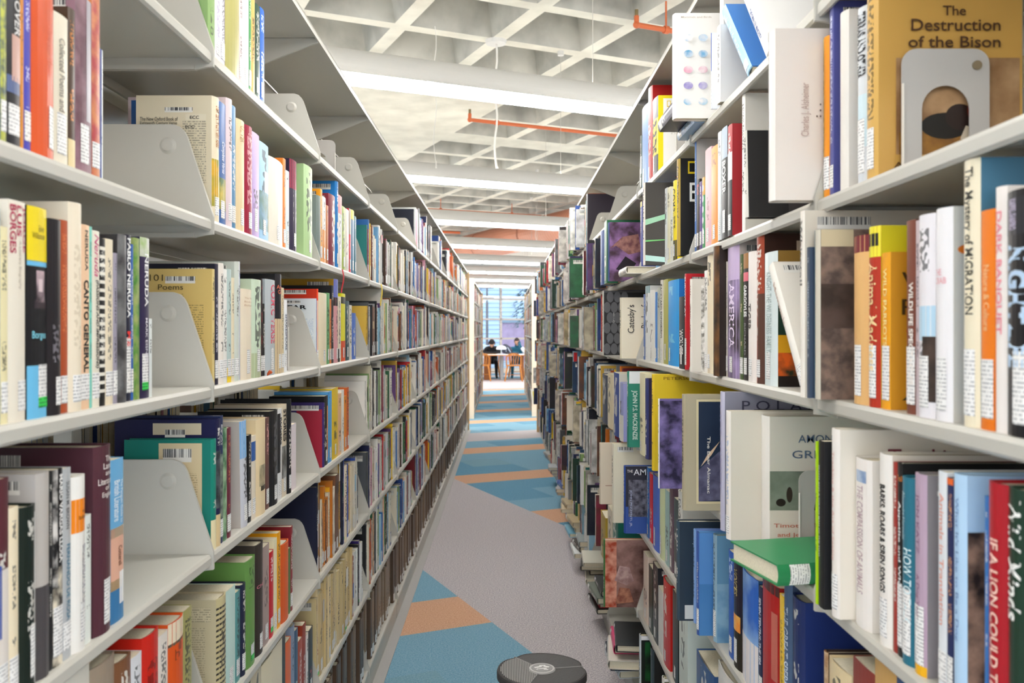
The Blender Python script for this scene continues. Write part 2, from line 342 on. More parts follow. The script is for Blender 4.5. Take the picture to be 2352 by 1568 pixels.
# spiral duct
def duct():
    p = Vector((2.65, 15.4, EYE+2.2)); q = Vector((-2.3, 26.0, EYE+2.2)); d = q-p
    t = empty('spiral_duct', p, math.atan2(d.y, d.x)); tag(t, 'large copper coloured round spiral air duct under the waffle ceiling', 'duct'); L = d.length; r = .34
    g = bmesh.new(); n = 220; seg = 28; rings = []
    for i in range(n+1):
        rr = r+(.006 if i % 2 else 0); rings.append([g.verts.new((L*(i+j/seg)/n, rr*math.cos(6.2832*j/seg), rr*math.sin(6.2832*j/seg))) for j in range(seg)])
    for A, B in zip(rings, rings[1:]):
        for j in range(seg): g.faces.new((A[j], A[(j+1) % seg], B[(j+1) % seg], B[j]))
    bmobj('duct_wall', g, mat('copper_paint', '#cf8a6c', .42, spec=.5), t)
    for x in (2.4, 4.9, 7.6, 10):
        g = bmesh.new(); bmesh.ops.create_cone(g, cap_ends=False, segments=28, radius1=r+.014, radius2=r+.014, depth=.05, matrix=Matrix.Translation((x, 0, 0)) @ Matrix.Rotation(math.pi/2, 4, 'Y')); bmobj('duct_joint', g, mat('copper_joint', '#a8674a', .5), t)
        g = bmesh.new(); tube(g, (x, 0, r), (x, 0, CZ-p.z), .008, 6); bmobj('hanger_rod', g, m_wire, t)
duct()
# cords hanging under the ceiling
def cord(x, ytop, ybot, Z, label, r=.005, rose=True, end='toggle'):
    X = (x-VX)*Z/F; zt = min(EYE+(VY-ytop)*Z/F, CZ); zb = EYE+(VY-ybot)*Z/F
    t = empty('hanging_cord', (X, Z, zt)); tag(t, label, 'cord'); g = bmesh.new(); n = 12; pr = None
    for i in range(n):
        a = (.012*math.sin(i*1.1), 0, -(zt-zb)*i/n); b = (.012*math.sin((i+1)*1.1), 0, -(zt-zb)*(i+1)/n); tube(g, a, b, r, 6)
    bmobj('cord_line', g, mat('cord_white', '#e4e0d8', .6), t)
    if rose:
        g = bmesh.new(); tube(g, (0, 0, -.03), (0, 0, 0), .09, 24, .1); bmobj('ceiling_rose', g, mat('lamp_body', ''), t)
    g = bmesh.new(); tube(g, (.01, 0, -(zt-zb)-.05), (.01, 0, -(zt-zb)+.01), r*2.2, 8, r*1.2); bmobj('end_weight', g, mat('cord_white', ''), t)
cord(1139, 92, 385, 7.95, 'thick white cord hanging from a round ceiling rose over the aisle', .009)
cord(999, 60, 372, 7.1, 'thin wire with a small white weight left of the thick cord', .003, False)
cord(1231, 470, 552, 18.4, 'small weight on a thin wire in front of the copper duct', .004, False)
# ================================================================ shelving
AL, AR = .534, .4835; BW = .914; DEP = .25
ZL0 = 1.587-BW; ZR0 = 1.352-BW
LV = [.10, .414, .719, 1.024, 1.329, 1.634, 1.939]
def shelf_mesh(s, lv):
    g = bmesh.new()      # local: x = 0 at the front edge, going s*depth into the range; y = along the bay
    top = 0
    pr = [(.003, -.0005), (.0, -.006), (.0, -.019), (.004, -.023), (.010, -.021), (.012, -.012), (DEP-.008, -.012), (DEP-.008, -.03), (DEP, -.03), (DEP, .02), (DEP-.004, .02), (DEP-.006, 0), (.008, 0)]
    prism(g, [(s*a, b) for a, b in pr], .004, BW-.004, 'y'); 
    if lv == 0: bx(g, min(s*.004, s*.02), max(s*.004, s*.02), .004, BW-.004, -LV[0]+.001, -.012)
    me = bpy.data.meshes.new('shelf'); bmesh.ops.recalc_face_normals(g, faces=g.faces); g.to_mesh(me); g.free(); me.materials.append(M_STEEL); return me
def bracket_mesh(s, inner):
    g = bmesh.new()      # a plate across the bay; x = depth, z = up, thickness along y
    pr = [(-.0035, -.028), (-.0035, .004), (.0445, .150), (.050, .160), (.058, .168), (.070, .172), (DEP-.004, .172), (DEP-.004, -.034), (.03, -.034), (.012, -.03)]
    prism(g, [(s*a, b) for a, b in pr], 0, .0022, 'y')
    for yy in ((-.0025 if inner < 0 else .0022),):
        tube(g, (s*.079, yy if inner > 0 else -.005, .133), (s*.079, .0072 if inner > 0 else .001, .133), .0165 if inner > 0 else .010, 24, .010 if inner > 0 else .0165)
    # folded flange with slots under the plate
    bx(g, min(s*.03, s*.225), max(s*.03, s*.225), -.004 if inner < 0 else .0022, 0 if inner < 0 else .006, -.034, -.026)
    me = bpy.data.meshes.new('bracket'); bmesh.ops.recalc_face_normals(g, faces=g.faces); g.to_mesh(me); g.free(); me.materials.append(M_STEEL); return me
def canopy_mesh(s):
    g = bmesh.new(); bx(g, min(0, s*.27), max(0, s*.27), 0, BW, .0, .006); prism(g, [(0, -.012), (0, .006), (s*.004, .006), (s*.004, -.012)], 0, BW, 'y')
    me = bpy.data.meshes.new('canopy'); bmesh.ops.recalc_face_normals(g, faces=g.faces); g.to_mesh(me); g.free(); me.materials.append(M_STEEL); return me
def gusset_mesh(s):
    g = bmesh.new(); prism(g, [(s*.004, 0), (s*.004, -.016), (s*.02, -.02), (s*.255, -.115), (s*.255, 0)], 0, .002, 'y'); bx(g, min(s*.004, s*.25), max(s*.004, s*.25), 0, .014, -.003, -.001)
    me = bpy.data.meshes.new('gusset'); bmesh.ops.recalc_face_normals(g, faces=g.faces); g.to_mesh(me); g.free(); me.materials.append(M_STEEL); return me
def upright_mesh(s):
    g = bmesh.new()
    for z0, z1 in ((0, 2.28),):
        bx(g, -.018, .018, .001, .036, z0, z1, bev=.002)
    me = bpy.data.meshes.new('upright'); bmesh.ops.recalc_face_normals(g, faces=g.faces); g.to_mesh(me); g.free(); me.materials.append(M_STEEL); return me
def brace_mesh(s):
    g = bmesh.new(); bx(g, -.012, .012, .037, BW-.001, 0, .05)
    me = bpy.data.meshes.new('brace'); bmesh.ops.recalc_face_normals(g, faces=g.faces); g.to_mesh(me); g.free(); me.materials.append(M_STEEL); return me
SM = {s: dict(sh=[shelf_mesh(s, 0)]+[shelf_mesh(s, 1)]*6, b0=bracket_mesh(s, 1), b1=bracket_mesh(s, -1), ca=canopy_mesh(s), gu=gusset_mesh(s), up=upright_mesh(s), br=brace_mesh(s)) for s in (-1, 1)}
def bay(side, X, y0, label, back=False, grp=None):
    """one steel shelving bay, its front edge at X; side -1 left of the aisle, +1 right"""
    t = empty('shelving_unit', (X, y0, 0)); tag(t, label, 'bookshelf', grp); S = SM[side]
    faces = [(side, 0)] + ([(-side, side*(DEP*2+.045))] if back else [])
    for s, xo in faces:
        Q = SM[s]
        for k, z in enumerate(LV):
            o = link('shelf', Q['sh'][k], t, (xo, 0, z))
            link('bracket', Q['b0'], o, (0, .001, 0)); link('bracket', Q['b1'], o, (0, BW-.0035, 0))
        o = link('canopy', Q['ca'], t, (xo, 0, 2.272)); link('gusset', Q['gu'], o, (0, .002, 0)); link('gusset', Q['gu'], o, (0, BW-.004, 0))
    link('upright', S['up'], t, (side*(DEP+.0225), 0, 0)); [link('brace', S['br'], t, (side*(DEP+.0225), 0, z)) for z in (.12, 2.2)]
    return t
ORD = ['first', 'second', 'third', 'fourth', 'fifth', 'sixth', 'seventh', 'eighth', 'ninth', 'tenth', 'eleventh', 'twelfth', 'thirteenth', 'fourteenth', 'fifteenth', 'sixteenth', 'seventeenth', 'eighteenth', 'nineteenth', 'twentieth', 'twenty-first', 'twenty-second', 'twenty-third', 'twenty-fourth', 'twenty-fifth', 'twenty-sixth', 'twenty-seventh', 'twenty-eighth', 'twenty-ninth', 'thirtieth', 'thirty-first', 'thirty-second', 'thirty-third']
for i in range(13):
    for sd, X, z0, nm in ((-1, -AL, ZL0, 'left'), (1, AR, ZR0, 'right')):
        y0 = z0+i*BW
        lab = 'grey steel book stack bay on the %s, %s' % (nm, 'nearest the camera' if i == 0 else ORD[i]+' bay away from the camera')
        bay(sd, X, y0, lab, back=True, grp='steel bays lining the aisle, %s' % nm)
m_wood = mat('end_panel_wood', '#d8b88c', .55, noise=.12, nscale=9); m_cream = mat('end_panel_cream', '#efe1cc', .6)
def end_panel(side, X, y, label, m, w=.62, h=2.29):
    g = bmesh.new(); a, b = (X, X+side*w); bx(g, min(a, b), max(a, b), y, y+.03, 0, h, bev=.003)
    tag(bmobj('end_panel', g, m), label, 'end panel')
end_panel(-1, -.515, ZL0+13*BW+.004, 'tan wooden end panel closing the long left range', m_wood)
end_panel(1, .448, ZR0+13*BW+.004, 'tan wooden end panel closing the long right range', m_wood)
Y2L, Y2R = 14.2, 14.6
end_panel(-1, -.503, Y2L-.034, 'cream end panel facing the cross aisle on the left', m_cream)
end_panel(1, .447, Y2R-.034, 'cream end panel facing the cross aisle on the right', m_cream)
for i in range(6):
    bay(-1, -.52, Y2L+i*BW, 'steel book stack bay beyond the cross aisle, left, %s from the cross aisle' % ORD[i], grp='far bays')
    bay(1, .46, Y2R+i*BW, 'steel book stack bay beyond the cross aisle, right, %s from the cross aisle' % ORD[i], grp='far bays')
end_panel(-1, -.503, Y2L+6*BW+.004, 'tan end panel next to the reading tables on the left', m_wood)
end_panel(1, .447, Y2R+6*BW+.004, 'tan end panel next to the reading tables on the right', m_wood)
# ================================================================ books
def spine_y(x, t, bu): return -bu*(1-(2*x/t)**2)
def cover_geo(mb, t, h, d, bu, th, c, acc, seed, sty, cc=None, csty=0, cacc=None, solid=False, M=None, seg=6):
    """covers and spine of a book standing on z=0, spine towards -y"""
    cc = cc or c; par = (t, h, seed); cacc = cacc or acc
    fx = (lambda p: tuple(M @ Vector(p))) if M is not None else (lambda p: p)
    def P(pts, **k): mb.poly([fx(p) for p in pts], **k)
    xs = [-t/2+t*i/seg for i in range(seg+1)]; out = [(x, spine_y(x, t, bu)) for x in xs]
    for i in range(seg):
        a, b = out[i], out[i+1]
        P([(*a, 0), (*b, 0), (*b, h), (*a, h)], col=c, acc=acc, par=par, sty=sty, uv=[(a[0], 0), (b[0], 0), (b[0], h), (a[0], h)], smooth=False)
    cpar = (max(.03, d*.22), h, seed)
    P([(-t/2, d, 0), (-t/2, 0, 0), (-t/2, 0, h), (-t/2, d, h)], col=cc, acc=cacc, par=cpar, sty=csty, uv=[(d, 0), (0, 0), (0, h), (d, h)])
    P([(t/2, 0, 0), (t/2, d, 0), (t/2, d, h), (t/2, 0, h)], col=cc, acc=cacc, par=cpar, sty=csty, uv=[(0, 0), (d, 0), (d, h), (0, h)])
    if solid:
        e = .003
        P([(*p, 0) for p in out[::-1]]+[(-t/2, d, 0), (t/2, d, 0)], col=cc)
        P([(-t/2, 0, h), (-t/2+.002, 0, h), (-t/2+.002, d, h), (-t/2, d, h)], col=cc); P([(t/2-.002, 0, h), (t/2, 0, h), (t/2, d, h), (t/2-.002, d, h)], col=cc)
        P([(*p, h) for p in out], col=c)
        P([(-t/2+.002, 0, h-e*.5), (t/2-.002, 0, h-e*.5), (t/2-.002, d, h-e*.5), (-t/2+.002, d, h-e*.5)], mi=1)
        P([(t/2, d-.001, 0), (-t/2, d-.001, 0), (-t/2, d-.001, h), (t/2, d-.001, h)], mi=1)
        return
    inn = [(x*(t-2*th)/t, y+th) for x, y in out]
    for i in range(seg):
        a, b = inn[i], inn[i+1]; P([(*b, 0), (*a, 0), (*a, h), (*b, h)], col=c)
    for sx in (-1, 1):
        x0, x1 = sx*t/2, sx*(t/2-th)
        P([(x1, th, 0), (x1, d, 0), (x1, d, h), (x1, th, h)], col=cc); P([(x0, d, 0), (x1, d, 0), (x1, d, h), (x0, d, h)], col=cc)
        for z in (0, h): P([(x0, 0, z), (x0, d, z), (x1, d, z), (x1, th, z)], col=cc)
    for z in (0, h):
        for i in range(seg): P([(*out[i], z), (*out[i+1], z), (*inn[i+1], z), (*inn[i], z)], col=c)
def patch(mb, t, bu, v0, v1, u0, u1, off, **k):
    """a printed patch that follows the rounded spine; u in -.5...5 of the thickness"""
    n = 4
    for i in range(n):
        a = t*(u0+(u1-u0)*i/n); b = t*(u0+(u1-u0)*(i+1)/n); ya = spine_y(a, t, bu)-off; yb = spine_y(b, t, bu)-off
        mb.poly([(a, ya, v0), (b, yb, v0), (b, yb, v1), (a, ya, v1)], uv=[(a, 0), (b, 0), (b, v1-v0), (a, v1-v0)], **k)
FC = {}
def text_mesh(s, bold=0, shear=0):
    key = (s, bold, shear)
    if key in FC: return FC[key]
    cu = bpy.data.curves.new('t', 'FONT'); cu.body = s; cu.size = 1; cu.offset = bold; cu.shear = shear; cu.align_x = 'LEFT'; cu.resolution_u = 3
    o = bpy.data.objects.new('t', cu); COL.objects.link(o); bpy.context.view_layer.update()
    me = bpy.data.meshes.new_from_object(o.evaluated_get(bpy.context.evaluated_depsgraph_get())); bpy.data.objects.remove(o); bpy.data.curves.remove(cu)
    vs = [v.co.copy() for v in me.vertices]; fs = [tuple(p.vertices) for p in me.polygons]; bpy.data.meshes.remove(me)
    if not vs: vs = [Vector((0,0,0)), Vector((.1,0,0)), Vector((0,.1,0))]; fs = [(0,1,2)]
    x0 = min(v.x for v in vs); x1 = max(v.x for v in vs); y0 = min(v.y for v in vs); y1 = max(v.y for v in vs)
    FC[key] = ([((v.x-x0)/(x1-x0+1e-9), (v.y-y0)/(y1-y0+1e-9)) for v in vs], fs, (x1-x0)/(y1-y0+1e-9)); return FC[key]
def put_text(name, s, fn, color, parent, bold=0, shear=0):
    vs, fs, _ = text_mesh(s, bold, shear); me = bpy.data.meshes.new(name); me.from_pydata([fn(a, b) for a, b in vs], [], fs)
    hx = color.lstrip('#'); me.materials.append(mat('ink_'+hx, '#'+hx, .5)); me.update(); return link(name, me, parent)
CN = [('white','f4f2ee'),('cream','eadfc2'),('tan','c9a87a'),('brown','7a4a2c'),('dark brown','3d2a22'),('black','1c1c1e'),('charcoal','44464a'),('grey','8d8f92'),('pale grey','c4c6c6'),('red','c8201f'),('crimson','9c1f3c'),('maroon','5c2028'),('pink','e8b0b8'),('orange','ee7a22'),('rust orange','c8562a'),('yellow','f4d21e'),('mustard','c89a28'),('olive','8d8a3c'),('green','3f8a4c'),('pale green','b7cf9a'),('lime green','a6d820'),('dark green','1f4536'),('teal','23807c'),('light blue','8cc4ea'),('blue','3a74c8'),('navy blue','232c5a'),('steel blue','5a86a4'),('lavender','b8a4d8'),('purple','5c3a8c'),('mauve','a888a0'),('peach','f2c09a'),('mint','c8e8dc')]
CN = [(n, tuple(int(h[i:i+2], 16) for i in (0, 2, 4))) for n, h in CN]
def cname(hx):
    hx = hx.lstrip('#')
    if len(hx) == 3: hx = ''.join(a*2 for a in hx)
    c = tuple(int(hx[i:i+2], 16) for i in (0, 2, 4)); return min(CN, key=lambda q: sum((a-b)**2 for a, b in zip(c, q[1])))[0]
def lum(c): return .3*c[0]+.6*c[1]+.1*c[2]
SHELF_NAME = {0: 'base shelf', 1: 'second shelf up', 2: 'third shelf up', 3: 'fourth shelf up', 4: 'fifth shelf up', 5: 'sixth shelf up', 6: 'top shelf'}
NB = [0]
def make_book(side, X, y, z, t, h, d, hx, kind='s', acc=None, sty=1, C=None, csty=0, cacc=None, T=(), HT=(), S=(), L=1, LG=0, CD=(), tilt=0, yaw=0, bc=None, bu=None, name='book', lx=0, seed=None):
    """a standing book, spine towards the aisle; y is the middle of its thickness"""
    NB[0] += 1; sd = R.random() if seed is None else seed
    c = H(hx); ac = H(acc) if acc else ((.02, .02, .025) if lum(c) > .25 else (.8, .78, .72))
    th = .0026 if kind == 'h' else .0008; th = min(th, t*.2); bu = (min(.006, t*.16) if kind == 'h' else min(.0018, t*.06)) if bu is None else bu
    if T or HT: sty = 0 if sty == 1 else sty
    mb = MB(); cover_geo(mb, t, h, d, bu, th, c, ac, sd, sty, H(C) if C else None, csty, H(cacc) if cacc else None)
    o = link(name, mb.mesh(name, [M_BOOK, M_PAGE]), None, (X, y, z))
    rz = math.pi/2 if side < 0 else -math.pi/2; o.rotation_mode = 'XYZ'
    Mx = Matrix.Rotation(rz+math.radians(yaw)*side, 4, 'Z')
    if tilt:      # lean about the bottom edge so that it still stands on the shelf
        a = math.radians(tilt); px = (t/2 if a > 0 else -t/2)
        Mx = Mx @ Matrix.Translation((px, 0, 0)) @ Matrix.Rotation(a, 4, 'Y') @ Matrix.Translation((-px, 0, 0))
    o.matrix_world = Matrix.Translation((X, y, z)) @ Mx
    pm = MB(); ins = .0035 if kind == 'h' else .0012
    pm.box(-t/2+th, t/2-th, th+.001, d-ins, ins, h-ins); link('page_block', pm.mesh('page_block', [M_PAGE], attrs=False), o)
    if S:
        q = MB()
        for b in S:
            v0, v1, hc = b[:3]; u0, u1 = (b[3], b[4]) if len(b) > 4 else (-.5, .5)
            st = 2 if len(b) > 5 else 0
            patch(q, t, bu, v0*h, v1*h, u0, u1, .0003, col=H(hc), acc=H(b[5]) if st else (0,0,0), par=(t*.8, h, sd), sty=st)
        link('spine_print', q.mesh('spine_print', [M_BOOK]), o)
    for e in T:      # (text, colour, v_start, v_end (from the top down), u_centre, letter height / thickness)
        s, tc, v0, v1, uc, uh = e[:6]; bold = e[6] if len(e) > 6 else .012; shr = e[7] if len(e) > 7 else 0
        def fn(a, b, v0=v0, v1=v1, uc=uc, uh=uh):
            x = t*(uc+(b-.5)*uh); return (x, spine_y(x, t, bu)-.0007, h*(v0-(v0-v1)*a))
        put_text('spine_title', s, fn, tc, o, bold, shr)
    for e in HT:     # horizontal text: (text, colour, v_centre, v_height, u0, u1)
        s, tc, vc, vh, u0, u1 = e[:6]
        def fn(a, b, vc=vc, vh=vh, u0=u0, u1=u1):
            x = t*(u0+(u1-u0)*a); return (x, spine_y(x, t, bu)-.0007, h*(vc+(b-.5)*vh))
        put_text('spine_title', s, fn, tc, o, .008)
    if L:
        q = MB(); lh = .034 if L == 1 else L; v0 = .012; uw = min(.5, .011/t) if t > .02 else .47; uo = -.5+uw if side < 0 and t > .024 and sd < .4 else 0
        uo = 0 if t <= .024 else lx
        patch(q, t, bu, v0, v0+lh, max(-.5, uo-uw), min(.5, uo+uw), .0006, col=H('#f4f3f1'), acc=H('#77777c'), par=(.02, .1, sd), sty=3)
        if LG: patch(q, t, bu, v0, v0+.012, max(-.5, uo-uw), min(.5, uo+uw), .0009, col=H('#3fd45c'), acc=H('#143c1c'), par=(.01, .1, sd), sty=3)
        link('spine_label', q.mesh('spine_label', [M_BOOK]), o)
    # things printed or stuck on the cover that faces the camera: a across from the left as seen, b up, both 0..1
    xs = (t/2+.0004) if side > 0 else (-t/2-.0004)
    def cp(a, b, off=0):
        yy = d*a if side > 0 else d*(1-a); return (xs+(off if side > 0 else -off), yy, h*b)
    if bc is None: bc = (sd < .45 and not CD)
    CD = list(CD)
    if bc: CD.append(('bar', *((.62, .9, .93, .965) if side < 0 else (.07, .9, .38, .965))))
    q = MB(); n = 0
    for e in CD:
        if e[0] in ('rect', 'bar', 'lines', 'mot', 'ell', 'poly'):
            n += 1; off = .0003*n; 
            if e[0] == 'ell':
                _, a, b, ra, rb, hc = e[:6]; pts = [cp(a+ra*math.cos(6.2832*i/20), b+rb*math.sin(6.2832*i/20), off) for i in range(20)]
                k = dict(col=H(hc), par=(.03, h, sd)); uvs = [(p[1], p[2]) for p in pts]
                if len(e) > 6: k['sty'] = 2; k['acc'] = H(e[6])
            elif e[0] == 'poly':
                pts = [cp(a, b, off) for a, b in e[1]]; k = dict(col=H(e[2]), par=(.02, h, sd)); uvs = [(p[1], p[2]) for p in pts]
                if len(e) > 3: k['sty'] = 2; k['acc'] = H(e[3])
            else:
                _, a0, b0, a1, b1 = e[:5]; pts = [cp(a0, b0, off), cp(a1, b0, off), cp(a1, b1, off), cp(a0, b1, off)]; uvs = [(p[1], p[2]-h*b0) for p in pts]
                k = dict(par=(.03, h*(b1-b0), sd))
                if e[0] == 'rect': k['col'] = H(e[5])
                if e[0] == 'bar': k.update(col=H('#e9e6df'), acc=H('#4a4a4c'), sty=4)
                if e[0] == 'lines': k.update(col=H(e[5]), acc=H(e[6]), sty=3)
                if e[0] == 'mot': k.update(col=H(e[5]), acc=H(e[6]), sty=2, par=(e[7] if len(e) > 7 else .025, h, sd))
            q.poly(pts, uv=uvs, **k)
    if n: link('cover_print', q.mesh('cover_print', [M_BOOK]), o)
    for e in CD:
        if e[0] == 'text':
            _, s, a0, b0, a1, b1, tc = e[:7]; bold = e[7] if len(e) > 7 else .004; up = len(e) > 8
            if up and e[8] < 0: put_text('cover_title', s, lambda a, b: cp(a0+(a1-a0)*b, b1-(b1-b0)*a, .0025), tc, o, bold)
            elif up: put_text('cover_title', s, lambda a, b: cp(a0+(a1-a0)*(1-b), b0+(b1-b0)*a, .004 if False else .0025), tc, o, bold)
            else: put_text('cover_title', s, lambda a, b: cp(a0+(a1-a0)*a, b0+(b1-b0)*b, .0025), tc, o, bold)
    return o
ROWCOUNT = {}
def row(side, bayn, lv, books):
    """books: dicts from b(); sorted near to far, pushed apart where they would touch"""
    prev = None; zt = LV[lv]; A = AL if side < 0 else AR; nm = 'left' if side < 0 else 'right'; n = 0
    ends = (ZL0 if side < 0 else ZR0)+bayn*BW
    lim0, lim1 = ends+.006, ends+BW-.006
    its = []
    for q in books:
        p = q.pop('p', -.010); Xs = A-p
        za = F*Xs/abs(q['x0']-VX); zb = F*Xs/abs(q['x1']-VX); z1, z2 = min(za, zb), max(za, zb); its.append((z1, z2, Xs, q))
    its.sort(key=lambda e: e[0]+e[1])
    for z1, z2, Xs, q in its:
        z1 = max(z1, lim0)
        if prev is not None: z1 = max(z1, prev+.0006)
        t = max(q.get('t', 0) or (z2-z1), .0065); 
        if z1+t > lim1: t = lim1-z1
        if t < .004: continue
        hh = EYE-(q['y']-VY)*z1/F-zt; mx = .333 if lv == 6 else .292
        hh = max(.12, min(hh, mx)) if 'h' not in q else q['h']
        d = q.get('d', .165 if hh < .24 else .19); d = min(d, .262)
        k = {a: b for a, b in q.items() if a not in ('x0', 'x1', 'y', 'c', 't', 'h', 'd', 'D')}
        tl = k.get('tilt', 0)
        o = make_book(side, -Xs if side < 0 else Xs, z1+t/2, zt, t, hh, d, q['c'], **k)
        n += 1; prev = z1+t+abs(math.sin(math.radians(tl)))*hh*(.0)
        ttl = [e[0] for e in k.get('T', ())][:1] or [e[0] for e in k.get('HT', ())][:1]
        des = q.get('D') or (('thick ' if t > .032 else 'thin ' if t < .014 else '')+cname(q['c'])+(' hardback' if k.get('kind') == 'h' else ' book'))
        lab = '%s, %s along %s %s bay, %s' % (des, ORD[n-1], nm, ('nearest', 'second', 'third', 'fourth', 'fifth')[bayn], SHELF_NAME[lv])
        tag(o, lab, 'book', 'books on the %s, %s bay, %s' % (nm, ('nearest', 'second', 'third', 'fourth', 'fifth')[bayn], SHELF_NAME[lv]))
def b(x0, x1, y, c, **k): return dict(x0=x0, x1=x1, y=y, c=c, **k)
# ---------------------------------------------------------------- left range, nearest bay
BAR = ('bar', .6, .9, .92, .965)
row(-1, 0, 5, [b(-60,0,-60,'#3c6a8a'), b(0,14,-40,'#56665c',sty=2,acc='#c8cc50'), b(14,46,-30,'#1c1c20',S=[(.42,.72,'#cfa79a',-.2,.5),(.34,.45,'#5a6a94',-.5,.4)],T=[('OVER','#e8e8e8',.95,.72,.2,.5)]),
 b(46,52,-30,'#d88a26',L=0), b(52,70,-30,'#4344b4',acc='#f0f0ff'), b(70,122,-40,'#dd5a2a',kind='h',sty=0,lx=.3,L=.05,T=[('Stranger Music','#e87a58',.8,.5,.15,.4,0,.3)],D='thick orange red hardback'),
 b(122,155,23,'#e9e0cb',T=[('Collected Poems and','#8a8478',.84,.35,.0,.4)],L=.05), b(155,172,14,'#4a3422',acc='#e08a3a',S=[(0,.18,'#ead6a4')],L=0), b(172,210,-20,'#9a7480',sty=2,acc='#6a4450',S=[(.3,1,'#b4aeb6',.1,.4)],L=.05,D='mottled mauve book'),
 b(210,229,-20,'#d88a5c',sty=2,acc='#b8484c'), b(229,236,112,'#e9ecea',S=[(.0,1,'#2d4f9a',-.5,-.1)],L=0)])
row(-1, 0, 4, [b(-80,-40,480,'#e8dcc0'), b(-40,0,470,'#a6b0b8'), b(0,17,519,'#ece2b4'), b(17,57,456,'#ece4d4',T=[('BORGES','#b01e4c',.98,.76,-.28,.3,.02),('LUIS','#b01e4c',.98,.84,.05,.28,.02),('JORGE','#b01e4c',.98,.77,.36,.2,.02),('A Literary Biography','#b8aea0',.82,.6,.1,.2)],lx=.3,D='cream Borges book'),
 b(61,106,470,'#17181c',kind='h',bu=.002,S=[(.74,1,'#f2d91c'),(0,.25,'#6fc0ea'),(.72,.745,'#6fc0ea'),(.55,.7,'#c9b0b8',-.1,.35,'#40363c'),(.52,.56,'#3c3238',-.2,.45),(.6,.66,'#e0ccd0',.0,.25)],HT=[('Borges','#8adcf0',.39,.045,-.3,.4),('Edwin','#8a7a10',.9,.03,.0,.3),('Williamson','#8a7a10',.865,.03,-.3,.35)],LG=1,lx=.25,L=.05,D='black and yellow Borges biography'),
 b(107,139,500,'#232024',acc='#7c7880',lx=.2,kind='h'), b(139,155,504,'#b4522c',acc='#e08050'), b(155,186,462,'#efe2cb',kind='h',acc='#d8c8ae',d=.25,C='#e6dbc6',D='tall cream hardback'),
 b(186,205,514,'#f2cba6',T=[('NERUDA','#2a2624',.97,.75,0,.35),('CANTO GENERAL','#1c1a1a',.7,.2,0,.62,.03)],D='peach CANTO GENERAL book'), b(205,209,520,'#7cd4c4',L=0), b(209,228,528,'#ece6d4',T=[('Neruda','#d04a84',.98,.74,.0,.6,0,.3),('(PASSIONS AND IMPRESSIONS)','#2c2c2c',.72,.22,.05,.5,.02,.2)],D='cream Neruda impressions book'),
 b(228,241,546,'#1e1e1e',S=[(.93-.05*i,.95-.05*i,'#f0ece0',-.5,.5) for i in range(18)],L=0,D='black and white striped spine'), b(241,259,547,'#ecdfc4',acc='#5c564e'), b(259,269,580,'#a29cac'), b(269,289,537,'#3c3a3c',sty=2,acc='#777',L=0,kind='h'),
 b(289,300,538,'#1e2238',T=[('PABLO NERUDA','#f4f4f4',.98,.5,0,.75,.03),('ME','#e8352c',.42,.33,0,.7,.04)],L=.08,D='navy Pablo Neruda book'), b(300,306,560,'#2c62b0'), b(306,320,545,'#a4b06c',sty=2,acc='#4c8a34',L=0), b(320,342,543,'#2c2248',T=[('NERUDA','#f4f4f4',.9,.57,.1,.42,.02),('MARK EISNER','#e4e0e8',.5,.22,.1,.25,.01)],S=[(.88,1,'#9cc05c',-.5,.5,'#d8d8d0')],LG=1,L=.055,D='purple NERUDA book'), b(342,349,735,'#dfe4e2',L=0,d=.12)])
